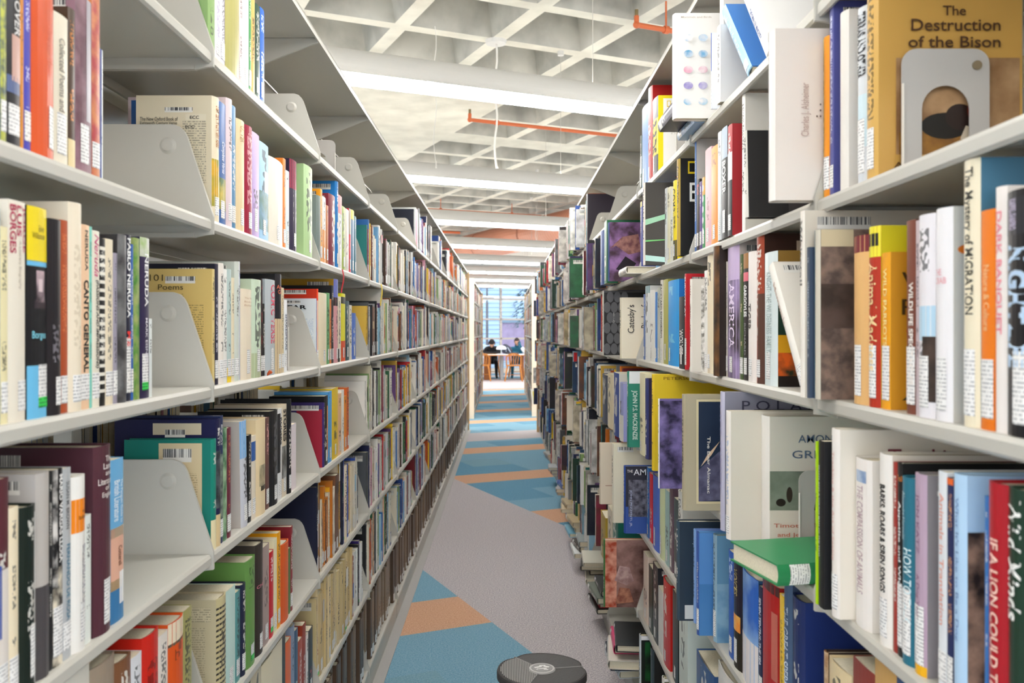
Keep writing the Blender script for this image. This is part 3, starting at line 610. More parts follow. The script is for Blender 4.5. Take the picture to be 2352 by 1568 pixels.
row(-1, 0, 3, [b(-60,-12,1080,'#8c4a4c'), b(-12,19,1103,'#5c2c34',S=[(0,.6,'#e4dcd4'),(.3,.62,'#3c54a4',-.5,-.1)]), b(19,42,1168,'#f0e2c4'), b(42,80,1168,'#18241e',kind='h',S=[(.02,.96,'#e8e8e4',.2,.3)],L=.06,lx=.25,D='black book with white line'),
 b(80,112,1089,'#b8b2ac',kind='h',C='#bdb8b4',sty=0,S=[(0,.45,'#4c484a')],L=0,d=.25,D='tall grey book'), b(112,120,1082,'#262628',L=0), b(120,143,1080,'#18181a',T=[('MARIO VARGAS LLOSA','#f6f4f2',.97,.52,.25,.42,.03)],S=[(.4,1,'#e0dcd8',-.5,-.1,'#202022'),(0,.5,'#ece2cc',-.5,.5,'#2a2422')],L=.06,D='black Mario Vargas Llosa book'), b(143,162,1077,'#b9bcbe',T=[('SUSAN M. BROWN','#66686c',.93,.68,.0,.4),('FERNANDO DE ROSA','#3c7c9c',.6,.2,.1,.5,.01)],D='grey Fernando de Rosa book'),
 b(163,194,1097,'#efece6',kind='h',T=[('ENCICLOPEDIA DE LA CAN','#9a9aa2',.6,.24,.2,.4,.02)],S=[(.68,.87,'#f28a1c')],HT=[('and','#5a3008',.80,.02,.0,.35),('Infinity','#5a3008',.76,.03,-.2,.4)],L=.05,lx=.2,D='white book with orange band'), b(194,209,1185,'#e8ece6',L=0),
 b(213,253,1028,'#56303a',kind='h',d=.25,C='#4e2c36',HT=[('The','#f0e8e4',.93,.03,-.05,.35),('Land','#f0e8e4',.89,.032,-.15,.35),('and','#f0e8e4',.853,.026,-.05,.35),('Literature','#f0e8e4',.81,.034,-.35,.45),('of','#f0e8e4',.775,.026,-.05,.2),('England','#f0e8e4',.735,.034,-.2,.42)],lx=.1,L=.06,CD=[('bar',.35,.86,.62,.96)],D='tall maroon Land and Literature book'),
 b(253,283,1058,'#6fb0dc',S=[(.0,.2,'#3c7cb0'),(.2,.58,'#e8b49a'),(.2,.26,'#e8cf9c'),(.52,.58,'#eedfc0'),(.1,.3,'#f2f2f2',.1,.5)],T=[('The Penguin Guide to','#f2f8fc',.87,.6,.25,.25),('British Literature','#f2f8fc',.87,.62,-.1,.4,.01),('Cotterell','#7a4a3a',.46,.34,.15,.3)],L=0,D='light blue British Literature book')])
row(-1, 0, 2, [b(150,205,1560,'#d8d4c8'), b(205,262,1540,'#9a8a78',kind='h'), b(262,300,1526,'#7c5236',kind='h'), b(300,325,1514,'#e4e6ea'), b(325,363,1468,'#cf2418',kind='h',acc='#7a100c',D='bright red hardback'), b(363,385,1463,'#ece4da'), b(385,420,1436,'#e0581c',kind='h',S=[(.84,1,'#ecdcc0'),(.84,.86,'#2c2420')],acc='#7c2a0c',D='orange book with cream cap'), b(420,440,1405,'#a9a468')])
# ---------------------------------------------------------------- left, second bay
row(-1, 1, 6, [b(470,493,-35,'#8cae6c',C='#93b574',L=0,CD=[('lines',.6,.1,.9,.6,'#93b574','#5c7844')],d=.2), b(493,507,-20,'#e9e4ea',acc='#b0a8c4'), b(507,516,-20,'#ece8f4',S=[(0,1,'#54306c',.3,.5)]), b(516,549,-60,'#b0aa66',kind='h',C='#b8b06e',CD=[('lines',.2,.52,.8,.8,'#b8b06e','#4c4a2c'),('lines',.2,.3,.8,.42,'#b8b06e','#4c4a2c')],L=0,sty=0,D='olive yellow hardback'), b(549,557,-30,'#e8d0d0'), b(557,571,-30,'#f0e8e6'), b(571,577,-60,'#4c9c5c'), b(577,585,-60,'#e8b868',L=0), b(585,597,5,'#2c4c3c'), b(597,607,15,'#2a68c4',acc='#f0f4fc')])
row(-1, 1, 5, [b(486,501,219,'#efe2c6',kind='h',C='#e3d7bb',d=.14,HT=(),T=[('EIGHTEENTH CENTURY VERSE','#c8884c',.93,.6,0,.5,.01)],S=[(.12,.5,'#8a9a3c',-.5,.5,'#e0b030'),(0,.12,'#efe2c6')],CD=[('bar',.38,.865,.75,.905),('lines',.02,.2,.98,.3,'#e3d7bb','#e3d7bb'),('text','The New Oxford Book of','' and 0,0,0,0,'#000')][:1]+[('text','The New Oxford Book of',.06,.795,.56,.825,'#2a2824',.006),('text','Eighteenth Century Verse',.06,.76,.55,.79,'#2a2824',.006),('lines',.06,.55,.62,.74,'#e3d7bb','#4a463e'),('lines',.62,.3,.93,.8,'#ddd2b6','#55504a'),('rect',.66,.8,.93,.85,'#e8dec6'),('text','ECC',.72,.81,.84,.835,'#202020',.01),('text','ECC',.66,.735,.78,.76,'#202020',.01)],D='cream Oxford verse book'),
 b(501,518,230,'#2c62a8',T=[('Complete Verse','#e8f0fc',.68,.42,0,.5,.01,.3)],S=[(.12,.38,'#5c7c4c',-.5,.5,'#d8c048')]), b(518,531,223,'#e8d4d8',kind='h'), b(531,541,240,'#4d88b4'), b(541,560,270,'#e9d3a8',kind='h',T=[('OLIVER','#c8a878',.95,.8,0,.5)]), b(560,578,284,'#a02240',kind='h',acc='#e0a8b0',D='crimson book'), b(578,595,300,'#c3a8dc',L=.05,D='lavender book'), b(595,616,322,'#a4d0f0',S=[(.1,.5,'#8ab4d4',-.5,.5,'#5c7c40'),(.5,.72,'#e8eef4',0,.5)],D='sky blue landscape book'),
 b(616,649,356,'#f1e9d9',kind='h',d=.14,sty=0,CD=[('bar',.05,.95,.4,.99)],D='thick plain cream book'), b(649,656,362,'#ef8a34'), b(656,664,390,'#e4f0f4'), b(664,697,363,'#2c2440',kind='h',C='#2c2440',d=.12,S=[(.0,1,'#2c2240'),(.68,1,'#e05070')],CD=[('bar',.1,.93,.75,.99),('lines',.15,.3,.8,.85,'#2c2440','#7c7490'),('rect',.05,.04,.55,.17,'#eeeef0')],D='dark purple slanted-label book',t=.075), b(697,717,375,'#b4d498',kind='h',D='light green book')])
row(-1, 1, 4, [b(487,493,617,'#e2cb8a',kind='s',C='#dcbe74',d=.155,CD=[('bar',.44,.875,.8,.935),('text','101',.26,.895,.42,.95,'#5a4c2c',.0),('text','Poems',.36,.82,.66,.865,'#4a3e24',.0),('lines',.35,.76,.66,.785,'#dcbe74','#6a5a34'),('lines',.62,.1,.9,.7,'#dcbe74','#6a5a34')],L=0,D='tan 101 Poems book'), b(493,501,605,'#24223c',C='#1c1c2c',d=.18,acc='#d8d8e4'), b(501,512,603,'#eee6dc',kind='h',C='#d8d4c8',d=.2), b(512,521,617,'#f0eee8'), b(521,531,617,'#bcd0cc',S=[(0,.13,'#f0d030')]), b(531,538,637,'#eee2c4'), b(538,547,600,'#d0d6cc',kind='h',d=.22), b(547,551,600,'#e8ecee',S=[(0,1,'#3a5aac',.2,.5)],L=0), b(551,577,662,'#f0e2ca',kind='h',HT=[('The Vital','#c8a888',.9,.02,-.3,.4),('Book of','#c8a888',.86,.02,-.3,.4),('Ballads','#c8a888',.82,.02,-.3,.4)],L=.05,D='thick cream Ballads book'),
 b(577,599,640,'#cfe0c8',kind='h',S=[(0,.25,'#b8c49c')],L=.05), b(599,603,640,'#2c1c20',acc='#e04040'), b(603,608,697,'#20201f'), b(608,631,640,'#bcc4c8',kind='h',T=[('COMIC VERSE','#e0506c',.95,.33,.1,.5,.015)],L=.05,D='silver COMIC VERSE book'), b(631,645,628,'#201e24',kind='h',C='#18181c',HT=[('Amo','#e87858',.87,.04,-.4,.4),('Gira','#e87858',.82,.04,-.3,.4)],S=[(.0,.55,'#d8c098')],d=.22,D='black book with orange script'), b(645,652,660,'#dcc8a0'), b(652,659,688,'#f4f6f8',T=[('SHAKESPEARE','#2c3c5c',.8,.3,0,.5)])])
row(-1, 1, 3, [b(484,495,1010,'#1f8a78',kind='h',C='#1f7f72',d=.16,S=[(.0,.27,'#ecdfb4',-.5,.4)],CD=[('rect',.4,.1,.9,.97,'#dcc8a0'),('bar',.45,.8,.78,.92),('lines',.42,.4,.85,.7,'#dcc8a0','#8a7450')],L=0,D='teal library bound book'), b(495,505,963,'#232348',kind='h',C='#20204a',d=.19,CD=[('rect',.38,.88,.86,.97,'#dccdb0'),('bar',.5,.86,.7,.92)],S=[(0,.25,'#e0c898'),(.3,.75,'#5c6468',-.5,.5,'#2c3034')],L=0,D='navy tall book'), b(505,512,955,'#23305c',S=[(.1,.7,'#3c4c4c',-.5,.5,'#90a090')]), b(512,521,983,'#3c6c4c',sty=2,acc='#a8c8a0',L=0), b(521,530,983,'#6c2438',acc='#d89060'),
 b(553,567,967,'#cfd0d8',kind='h',C='#c6bfb8',d=.2,tilt=-3,S=[(.65,1,'#88b8e4')],CD=[('bar',.1,.88,.35,.95)],D='leaning pale grey book'), b(569,577,1000,'#1c1e20'), b(577,587,1002,'#ece0cc',S=[(.7,.93,'#3460a8')]), b(587,609,965,'#ecd6ac',kind='h',sty=0,S=[(.3,.52,'#e0d0a8',-.3,.3,'#3c3830'),(.25,.3,'#4a4436',-.2,.3)],L=0,D='cream book with black ink picture'), b(609,618,960,'#6c4a44',acc='#f0b0b0'), b(618,637,945,'#202022',kind='h',acc='#6a6a70'), b(637,647,940,'#e9e9e9',S=[(.3,.95,'#26262a',-.5,.0)],T=[('ROGERS','#1a1a1a',.9,.6,.2,.5,.03)],D='white ROGERS book'), b(647,658,930,'#e2d4bc',T=[('STORIES','#26221e',.95,.6,0,.6,.03)],S=[(.2,.55,'#4a4844',-.5,.5,'#a8a8a4')]), b(658,667,918,'#1e1f22',kind='h'), b(667,680,976,'#ecdfe2',sty=0,L=0)])
row(-1, 1, 2, [b(496,518,1378,'#cfc294',kind='h',C='#c9bd9c',d=.2,S=[(.05*i,.05*i+.02,'#3c3834') for i in range(3,19)],CD=[('lines',.4,.8,.95,.93,'#d4c8a8','#6a6250'),('lines',.4,.1,.9,.75,'#cbbf9f','#8a8068')],L=0,D='tan book with wavy black lines'), b(518,540,1360,'#c8e4dc',sty=0), b(540,551,1362,'#5c9c9c'), b(551,562,1345,'#232840',kind='h'), b(562,585,1292,'#6c9a50',kind='h',acc='#38582c',LG=1,D='green hardback'), b(585,603,1254,'#3a3430',kind='h',acc='#88807a',HT=[('CHE','#e88ca0',.62,.03,-.4,.3)]), b(603,618,1258,'#a89690',acc='#5c5450'), b(618,628,1270,'#cc1c2c',acc='#fff',LG=1), b(628,636,1240,'#f0e6c0'), b(636,644,1225,'#f4ac1c'), b(644,662,1253,'#e0622c',kind='h',sty=0,L=0,D='thick orange red book'), b(662,667,1260,'#4c7c44',L=0), b(667,672,1210,'#8c2430')])
row(-1, 1, 1, [b(560,600,1540,'#d8c8a8'), b(600,625,1530,'#ece0c0'), b(625,655,1492,'#e8dcc0',S=[(0,1,'#2c2a28',.2,.5)]), b(655,668,1478,'#e86a2c'), b(668,676,1440,'#8a98b0'), b(676,684,1450,'#3c5c7c'), b(684,694,1475,'#b04a2c'), b(694,702,1437,'#9c3a24'), b(702,708,1460,'#e8e4e0'), b(708,718,1450,'#26282c',acc='#c05050')])
# ---------------------------------------------------------------- left, third bay
row(-1, 2, 5, [b(722,735,447,'#7c8884',kind='h',C='#858f8c',sty=0,L=0,d=.2), b(735,740,433,'#f0a020'), b(740,748,450,'#e8e0d8',S=[(.0,.5,'#e89c50')]), b(748,754,470,'#c87838'), b(754,769,443,'#842838',kind='h',S=[(.6,.75,'#e8c860',.1,.5)],D='dark red rounded hardback'), b(769,775,415,'#1c78c0',kind='h',D='tall bright blue book'), b(775,785,445,'#e4ded6',S=[(.75,1,'#e85a58')]), b(785,793,472,'#a8bc50'), b(793,801,478,'#f0e8d8'), b(801,806,478,'#e84050',S=[(.6,1,'#b8a890')]), b(806,813,480,'#3878a0',S=[(.85,1,'#f4e420')]), b(813,818,495,'#287890')])
row(-1, 2, 4, [b(712,722,685,'#4aa0e4',kind='s',C='#dde2e4',d=.15,CD=[('bar',.2,.92,.7,.965),('text','NO FEAR',-.02,.84,.82,.90,'#141416',.03),('lines',.5,.4,.95,.7,'#dde2e4','#8aa4c8')],L=0,D='pale NO FEAR book'), b(722,730,663,'#e8441c',kind='h',C='#c83214',d=.2,CD=[('bar',.4,.93,.85,.985)],S=[(0,.85,'#ecc0a8')],D='red orange book'), b(730,750,671,'#f0e2c4',kind='h',HT=[('+','#c8a890',.2,.01,-.2,.2)]), b(750,757,672,'#6cac74'), b(757,761,686,'#d87c3c'), b(761,766,655,'#2c2f34',C='#1c1c20'), b(766,775,640,'#d89ca0',kind='h',S=[(.78,1,'#6078c4'),(.68,.78,'#202020')],C='#a88018',d=.22), b(775,783,680,'#e8e0c8',S=[(.0,.2,'#202020',-.5,.0)]), b(783,793,673,'#f0e81c',S=[(.85,.95,'#202020'),(0,.3,'#e85020')],D='bright yellow taped book'), b(793,802,690,'#24505c'), b(802,808,700,'#ece6d8'), b(808,817,718,'#4878d8')])
row(-1, 2, 3, [b(740,744,925,'#3c2c70',kind='h',C='#3a2c68',d=.2,CD=[('rect',.62,0,1,.9,'#a8283c'),('bar',.5,.88,.95,.96)],L=0), b(744,753,910,'#141416',S=[(.1,.85,'#f08c2c',.1,.5)]), b(753,762,900,'#58a8e4'), b(762,776,893,'#f0cc28',C='#e0c030',D='yellow striped edge book'), b(776,784,905,'#f0c090'), b(784,790,896,'#f0ece4'), b(790,796,910,'#f09020'), b(796,801,890,'#d86428')])
# ---------------------------------------------------------------- right range, nearest bay
row(1, 0, 5, [b(1993,2018,-60,'#d8ac5c',kind='h',C='#c99c4e',d=.19,h=.29,acc='#5a4a2a',S=[],L=.055,lx=.0,CD=[('mot',.12,.1,.98,.54,'#8a6440','#b8946c',.06),('mot',.14,.1,.98,.2,'#a0702c','#6a4420',.03),('ell',.46,.23,.17,.06,'#1c1814'),('ell',.56,.27,.1,.06,'#2a1c18'),('ell',.66,.3,.05,.05,'#7a2c1c'),('ell',.67,.355,.03,.02,'#2a1a16'),('poly',[(.56,.17),(.6,.23),(.66,.22),(.64,.15)],'#cdbfa8'),
    ('text','The',.44,.73,.6,.775,'#4e3018',.012),('text','Destruction',.22,.66,.84,.715,'#4e3018',.012),('text','of the Bison',.2,.585,.84,.637,'#4e3018',.012),('text','Andrew C. Isenberg',.1,.03,.9,.065,'#5a3a1c',.01)],D='brown Destruction of the Bison book'),
 b(1972,1992,10,'#d8dce0',kind='h',T=[('ZEBRAS AND OTHER','#26262c',.97,.6,.1,.7,.03)],S=[(.2,.5,'#cfe4ec')],L=.075), b(1915,1950,20,'#e8e2da',C='#e6dfd6',kind='h',sty=0,d=.2,CD=[('ell',.3,.35,.12,.2,'#3a3430','#c87030'),('ell',.4,.7,.06,.12,'#4a5c88','#8a98b0')],L=0,t=.03,D='white book with duck pictures'), b(1906,1915,-40,'#54589c',acc='#d8dcf0',d=.2), b(1877,1906,80,'#f2961c',kind='h',C='#ee8c14',S=[(0,1,'#f6c820',-.5,-.05)],T=[('THE LAST WILD BUFFALO','#2c2408',.9,.2,-.25,.28,.02)],L=.05,lx=-.2,D='orange and yellow book')])
row(1, 0, 4, [b(2315,2385,425,'#1b1a1e',kind='h',S=[(.82,.97,'#2a2a30')],T=[('NIGHTLIFE','#b8d0e8',.78,.28,-.02,.7,.05),('KAPPEL-SHAPIRO','#c8bcd8',.965,.84,-.15,.3,.02)],L=.07,lx=.1,D='black NIGHTLIFE book'), b(2288,2315,425,'#f0e8e2',kind='h',sty=0,T=[('DARK BANQUET','#e88a98',.9,.4,0,.5,.02)],L=0,C='#ebe3dc',D='white DARK BANQUET book'), b(2254,2286,478,'#f0801c',T=[('Nature & Culture','#f8c890',.75,.45,0,.4,.01)],S=[(0,.04,'#e87818')],L=.06,D='orange spined book'),
 b(2215,2253,360,'#efe4c8',kind='h',T=[('The Mystery of MIGRATION','#3c3a34',.97,.42,0,.55,.012)],C='#4a7a94',CD=[('text','The',.35,.82,.9,.92,'#16242c',.01)],L=.07,D='tall cream Mystery of MIGRATION book'), b(2152,2190,473,'#f1eef0',kind='h',C='#dcd6cc',d=.2,HT=[('THE','#e8a8b0',.7,.03,-.3,.1),('CRAB','#e8a8b0',.66,.03,-.3,.3)],S=[],CD=[('lines',.3,.1,.95,.85,'#dcd6cc','#b8b0a8'),('ell',.14,.8,.12,.03,'#e87c28')],L=.06,D='white book with orange crab'), b(2112,2150,488,'#ece8ec',kind='h',S=[(.38,.55,'#b8d8ec'),(.08,.4,'#4c3c34',.0,.5,'#2a2220')],L=.06,D='white book with brown animal picture'), b(2104,2112,505,'#c8b8bc',L=0), b(2083,2104,503,'#7c4434',T=[('WILDLIFE SPECTACLES','#f0e8e0',.68,.15,.1,.45,.03)],L=.07,D='brown WILDLIFE SPECTACLES book'),
 b(2026,2046,578,'#f2a81c',kind='s',C='#d8962a',d=.13,T=[('WILD PARROTS','#f8e8a0',.9,.4,0,.4,.01)],CD=[('text','Wild',.1,.75,.7,.87,'#4a3410',.005),('text','Parrots',.1,.6,.98,.7,'#4a3410',.005),('ell',.35,.5,.2,.07,'#c84824'),('text','Curiosa',.2,.28,.9,.34,'#ecd8a0',.005),('text','August',.1,.05,.8,.1,'#2c2410',.02),('ell',.5,.18,.15,.04,'#26303c')],L=.07,D='orange Wild Parrots book'), b(1998,2024,517,'#b8321c',kind='h',C='#dccc28',S=[(.83,1,'#eee23a'),(.89,.96,'#1c1c1c',-.25,.4)],T=[('Animal Madness','#f4d8a0',.8,.2,.05,.6,.01)],L=.07,D='red and yellow Animal Madness book'),
 b(1962,1997,537,'#e8b878',kind='h',sty=0,S=[(.9,1,'#7c2c34')],L=.07,D='peach book with maroon top'), b(1868,1885,527,'#cfc8b8',kind='h',C='#6a5a54',d=.15,sty=0,p=.018,t=.022,CD=[('mot',0,0,1,1,'#544844','#8a7468',.02),('mot',0,.42,1,.68,'#3a302c','#5a4a44',.05),('rect',0,.9,.32,1,'#d8c8a4')],S=[(.0,1,'#3c8098',-.5,-.1)],L=0,D='rocky picture cover book'), b(1850,1860,567,'#445064',acc='#c0c8d0',L=0,p=.025,t=.012), b(1840,1850,483,'#efe8de',kind='h',C='#d8cfc0',p=.028,t=.018,d=.262,T=[('Whitetail','#55504a',.95,.6,0,.5)],L=0,D='white Whitetail book')])
row(1, 0, 3, [b(2318,2370,1130,'#1f3a2c',kind='h',T=[('Wild Minds','#f4f4f0',.96,.5,-.1,.7,.02)],D='dark green Wild Minds book'), b(2272,2318,1115,'#ae1c28',kind='h',C='#a01822',sty=0,T=[('IF A LION COULD TALK','#f0c8b8',.78,.1,.02,.38,.02)],D='red IF A LION COULD TALK book',L=.03), b(2262,2272,1140,'#3a74b8',L=0), b(2192,2222,1093,'#b4d4f0',kind='h',C='#aecdea',d=.1,T=[("What It's Like to Be a Dog",'#7894c0',.9,.28,0,.3)],CD=[('rect',.0,.02,1,.76,'#3c2c28'),('mot',0,.02,1,.76,'#2c2220','#a88470',.03)],L=0,D='light blue Dog book'), b(2176,2190,1100,'#26305c',acc='#e8a870',S=[(.97,1,'#e86a2c')]), b(2156,2175,1085,'#e8ecf0',T=[('Animals in Translation','#e8a898',.9,.3,0,.5)],S=[],D='white book with pink lettering'),
 b(2103,2130,1092,'#b9a0b4',kind='h',C='#8a8488',sty=0,T=[('JON KATZ','#8a6c84',.9,.6,0,.3,.01),('A Dog Year','#8a6c84',.5,.28,0,.3)],S=[(0,.05,'#f0b41c')],L=.07,D='mauve JON KATZ book'), b(2074,2102,1100,'#2a7288',kind='h',T=[('HOW TO TALK','#d8ecf0',.62,.22,.15,.45,.01),('Alexandra Horowitz','#a8c8d4',.92,.66,-.1,.3)],L=.08,D='teal HOW TO TALK book'), b(2062,2073,1064,'#201f20',HT=[('Trail','#e88a3c',.92,.03,-.4,.5)],T=[('Appetite and Wholeness','#f0f0f0',.8,.2,0,.6,.02)],L=.08), b(2052,2060,1062,'#a83c34',L=0), b(2022,2050,1046,'#f0ebe4',kind='h',T=[('BARKS, ROARS & SIREN SONGS','#1c1a1a',.84,.28,0,.45,.03)],C='#e4ddd0',d=.22,L=.05,D='white BARKS ROARS book'),
 b(1966,2004,1059,'#f0eae4',kind='h',C='#e8e2da',sty=0,T=[('THE COMPASSION OF ANIMALS','#b8a0a8',.84,.2,0,.35,.004)],S=[(.86,.93,'#4870a8',-.25,.3,'#c8d8e8')],L=0,D='white COMPASSION OF ANIMALS book'), b(1953,1964,1083,'#2c2a26',acc='#c8a030'), b(1943,1952,1165,'#5c94d4',L=.05), b(1912,1935,987,'#efe9e2',kind='h',C='#e2dbce',d=.22,p=.012,T=[('Tracking & the Art of Seeing','#e0b8b0',.88,.3,0,.3)],CD=[('text','Tracking &',.3,.8,.95,.9,'#7a3440',.008),('poly',[(.27,.78),(.98,.78),(.98,.785),(.27,.785)],'#a89488')],L=.05,D='white Tracking book'), b(1907,1912,1030,'#8c8450',L=0), b(1880,1906,1014,'#1d1e22',p=.018,T=[('BEASTS AND A YOUNG MAN OF THE TWO','#f0f0f0',.85,.3,-.2,.22,.01)],sty=0,L=0,D='black book, white small lettering'), b(1873,1880,1014,'#b4dc1c',L=0,p=.02)])
row(1, 0, 2, [b(2060,2100,1520,'#2c4c7c'), b(2010,2060,1540,'#caa060'), b(1960,2010,1550,'#8c3c34'), b(1905,1955,1553,'#e4cfa4',kind='h'), b(1882,1903,1500,'#8a5c34',kind='h',C='#3a2a22',sty=2,acc='#d8c0a0',L=0), b(1863,1881,1450,'#dde4ea',kind='h',C='#4c9a98',CD=[('rect',.15,.78,.6,.88,'#c8d0d8'),('ell',.25,.8,.06,.03,'#c83c3c')],L=0,D='teal covered book')])
# ---------------------------------------------------------------- right, second bay
row(1, 1, 6, [b(1758,1772,-60,'#f4f2f0',kind='h',tilt=-43,t=.024,T=[('THE SMALLER MAJORITY','#5a6c9c',.6,.2,0,.5,.02)],h=.28,L=0,D='leaning white Majority book'), b(1712,1730,-40,'#a4cdec',kind='h',tilt=-46,t=.03,C='#3c74b8',h=.29,CD=[('text','Dol',.3,.15,.9,.3,'#e8f0f4',.02)],T=[("and the World's Wild Places",'#f0f8ff',.9,.25,0,.5,.01)],L=.03,D='leaning light blue Wild Places book'), b(1655,1672,70,'#f1ede8',kind='h',C='#efe9e2',d=.25,h=.28,sty=0,CD=[('ell',.13,.2,.1,.06,'#3c2a24'),('ell',.05,.22,.05,.02,'#3c2a24'),('ell',.1,.38,.06,.025,'#5a4438'),('ell',.1,.5,.05,.02,'#5a4438'),('text','Guide',.27,.55,.42,.6,'#6a6058'),('text','Mammals',.28,.46,.6,.52,'#4a4038')],L=0,D='white mammal Guide with dark animals'), b(1647,1655,55,'#f2f0ee',p=.005), b(1638,1646,75,'#e8ecf4',S=[(.5,1,'#2c58b0')],p=.01),
 b(1545,1552,22,'#f4f2ee',kind='h',C='#f6f3ee',p=.075,d=.25,h=.252,L=0,sty=0,t=.03,CD=[('ell',(.12,.26)[i%2],.16+.15*(i//2),.045,.035,('#5cb0d8','#8c7cc8','#e8a0b8','#48a0d0','#7cb8e0')[i//2],'#f4f0ee') for i in range(10)]+[('text','Mammals and Birds',.05,.95,.34,.965,'#c8b8a8')],D='white protruding bird chart book')])
row(1, 1, 5, [b(1786,1868,100,'#f0ece6',kind='h',C='#e8dfd6',p=.062,t=.03,d=.262,h=.268,sty=0,L=0,CD=[('text','Charles J. Alsheimer',.15,.37,.21,.68,'#b8a098',.0,1),('text',': . .',.24,.48,.27,.56,'#6a5a54',.02,1)],S=[(0,1,'#2c3c4c',-.5,-.1)],D='white protruding Alsheimer book'), b(1700,1712,240,'#f1eee8',kind='h',C='#e9e4da',d=.25,t=.02,h=.285,CD=[('text','A Memoir of Wolves',.2,.9,.7,.93,'#a09890')],L=0), b(1712,1720,297,'#dcd8d0',kind='h',C='#242426',p=.045,t=.02,d=.24,tilt=-4,CD=[('mot',.3,.0,.98,.95,'#1c1c1e','#4a4648',.08),('text','by Erwin A. Bauer',.36,.35,.4,.6,'#e8e4d8',.01,1),('text','Photographs by Erwin and Peggy Bauer','' and 0,0,0,0,'#000')][:2]+[('text','Photographs by Erwin',.28,.25,.32,.7,'#d8c83c',.01,1)],L=0,D='worn black Bauer photograph book'),
 b(1672,1682,283,'#b83038',d=.14,bc=False,S=[(.5,.75,'#e8e8ea'),(.0,.5,'#26262c')],p=0), b(1658,1671,287,'#1e1c20',T=[('BOXER','#f0f0f0',.7,.4,0,.6,.03)],S=[(.72,1,'#a8b8c8')],p=0,L=.05), b(1649,1657,300,'#d8dce0',p=0), b(1634,1649,330,'#f0982c',acc='#8c4c10',kind='s',D='orange book with brown print'), b(1620,1634,335,'#eebcc4',acc='#a87880',D='pale pink book'), b(1613,1620,405,'#4ca468',T=[('.....','#fff',.9,.2,0,.5)],S=[(.75,1,'#e8b450')]), b(1607,1613,415,'#5c3c8c'), b(1600,1607,410,'#26181c',acc='#e83c3c'), b(1592,1600,300,'#5a7cb8',kind='h',C='#c8c4c0')])
row(1, 1, 4, [b(1850,1868,590,'#f0ece4',kind='h',tilt=-40,t=.026,C='#ece6dc',p=.01,T=[('Mammals','#c8b4a8',.85,.5,0,.4)],h=.27,D='leaning white book by bracket'), b(1757,1787,575,'#dfeaea',kind='h',C='#1d3a2c',d=.14,sty=0,T=[('KNIGHT: THE WILDERNESS FAMILY','#a8b8b8',.85,.25,.05,.35,.01)],CD=[('rect',0,0,1,.38,'#e8a81c'),('mot',0,.08,1,.25,'#e8641c','#26301c',.03),('rect',0,0,1,.08,'#201814'),('text','WILD',.5,.5,1,.56,'#dfe8dc',.02),('rect',0,.88,1,1,'#9c7838')],L=.05,D='pale WILDERNESS FAMILY book'),
 b(1740,1756,535,'#a0442c',kind='h',C='#3c241c',d=.2,CD=[('text','FOX',.3,.86,.98,.95,'#c8b098',.01)],S=[(0,.6,'#5a3a30',.0,.5)],D='rust FOX book'), b(1720,1739,575,'#f0e8e2',kind='h',C='#6c74a0',T=[('TIGER','#4c4440',.6,.4,-.1,.4,.02)]), b(1708,1719,580,'#2a2426',S=[(.88,1,'#a87848'),(.78,.85,'#e87484')],T=[('GARGOYLES','#f0f0f0',.75,.5,0,.6,.04),('RICHARD','#989898',.45,.2,0,.4)],D='black book, pink dot'), b(1700,1707,583,'#4a5c34',acc='#d8c8a0'), b(1672,1699,550,'#cdb8dc',kind='h',C='#c8bcb8',d=.2,T=[('AMERICA','#ecdcf4',.7,.22,.05,.4,.01)],S=[(0,.72,'#a08cb8',-.5,.5,'#3c3438')],D='lavender AMERICA book'), b(1668,1672,600,'#c8c0b8'), b(1655,1667,600,'#b0b2b4',kind='h',T=[('Orchids','#202020',.85,.5,0,.45,.02)],C='#3a2a20'),
 b(1640,1654,560,'#241c18',kind='h',C='#2c2018',sty=2,acc='#7c5430',L=0,p=.005), b(1626,1640,580,'#eedfc2',kind='h'), b(1618,1626,620,'#f2efe9'), b(1587,1592,640,'#e8e2d8',kind='h',C='#ded8ce',p=.02,d=.22,CD=[('mot',.1,0,1,.93,'#f0ece6','#7c7870',.012)],L=0,t=.02,D='book with ink sketch cover')])
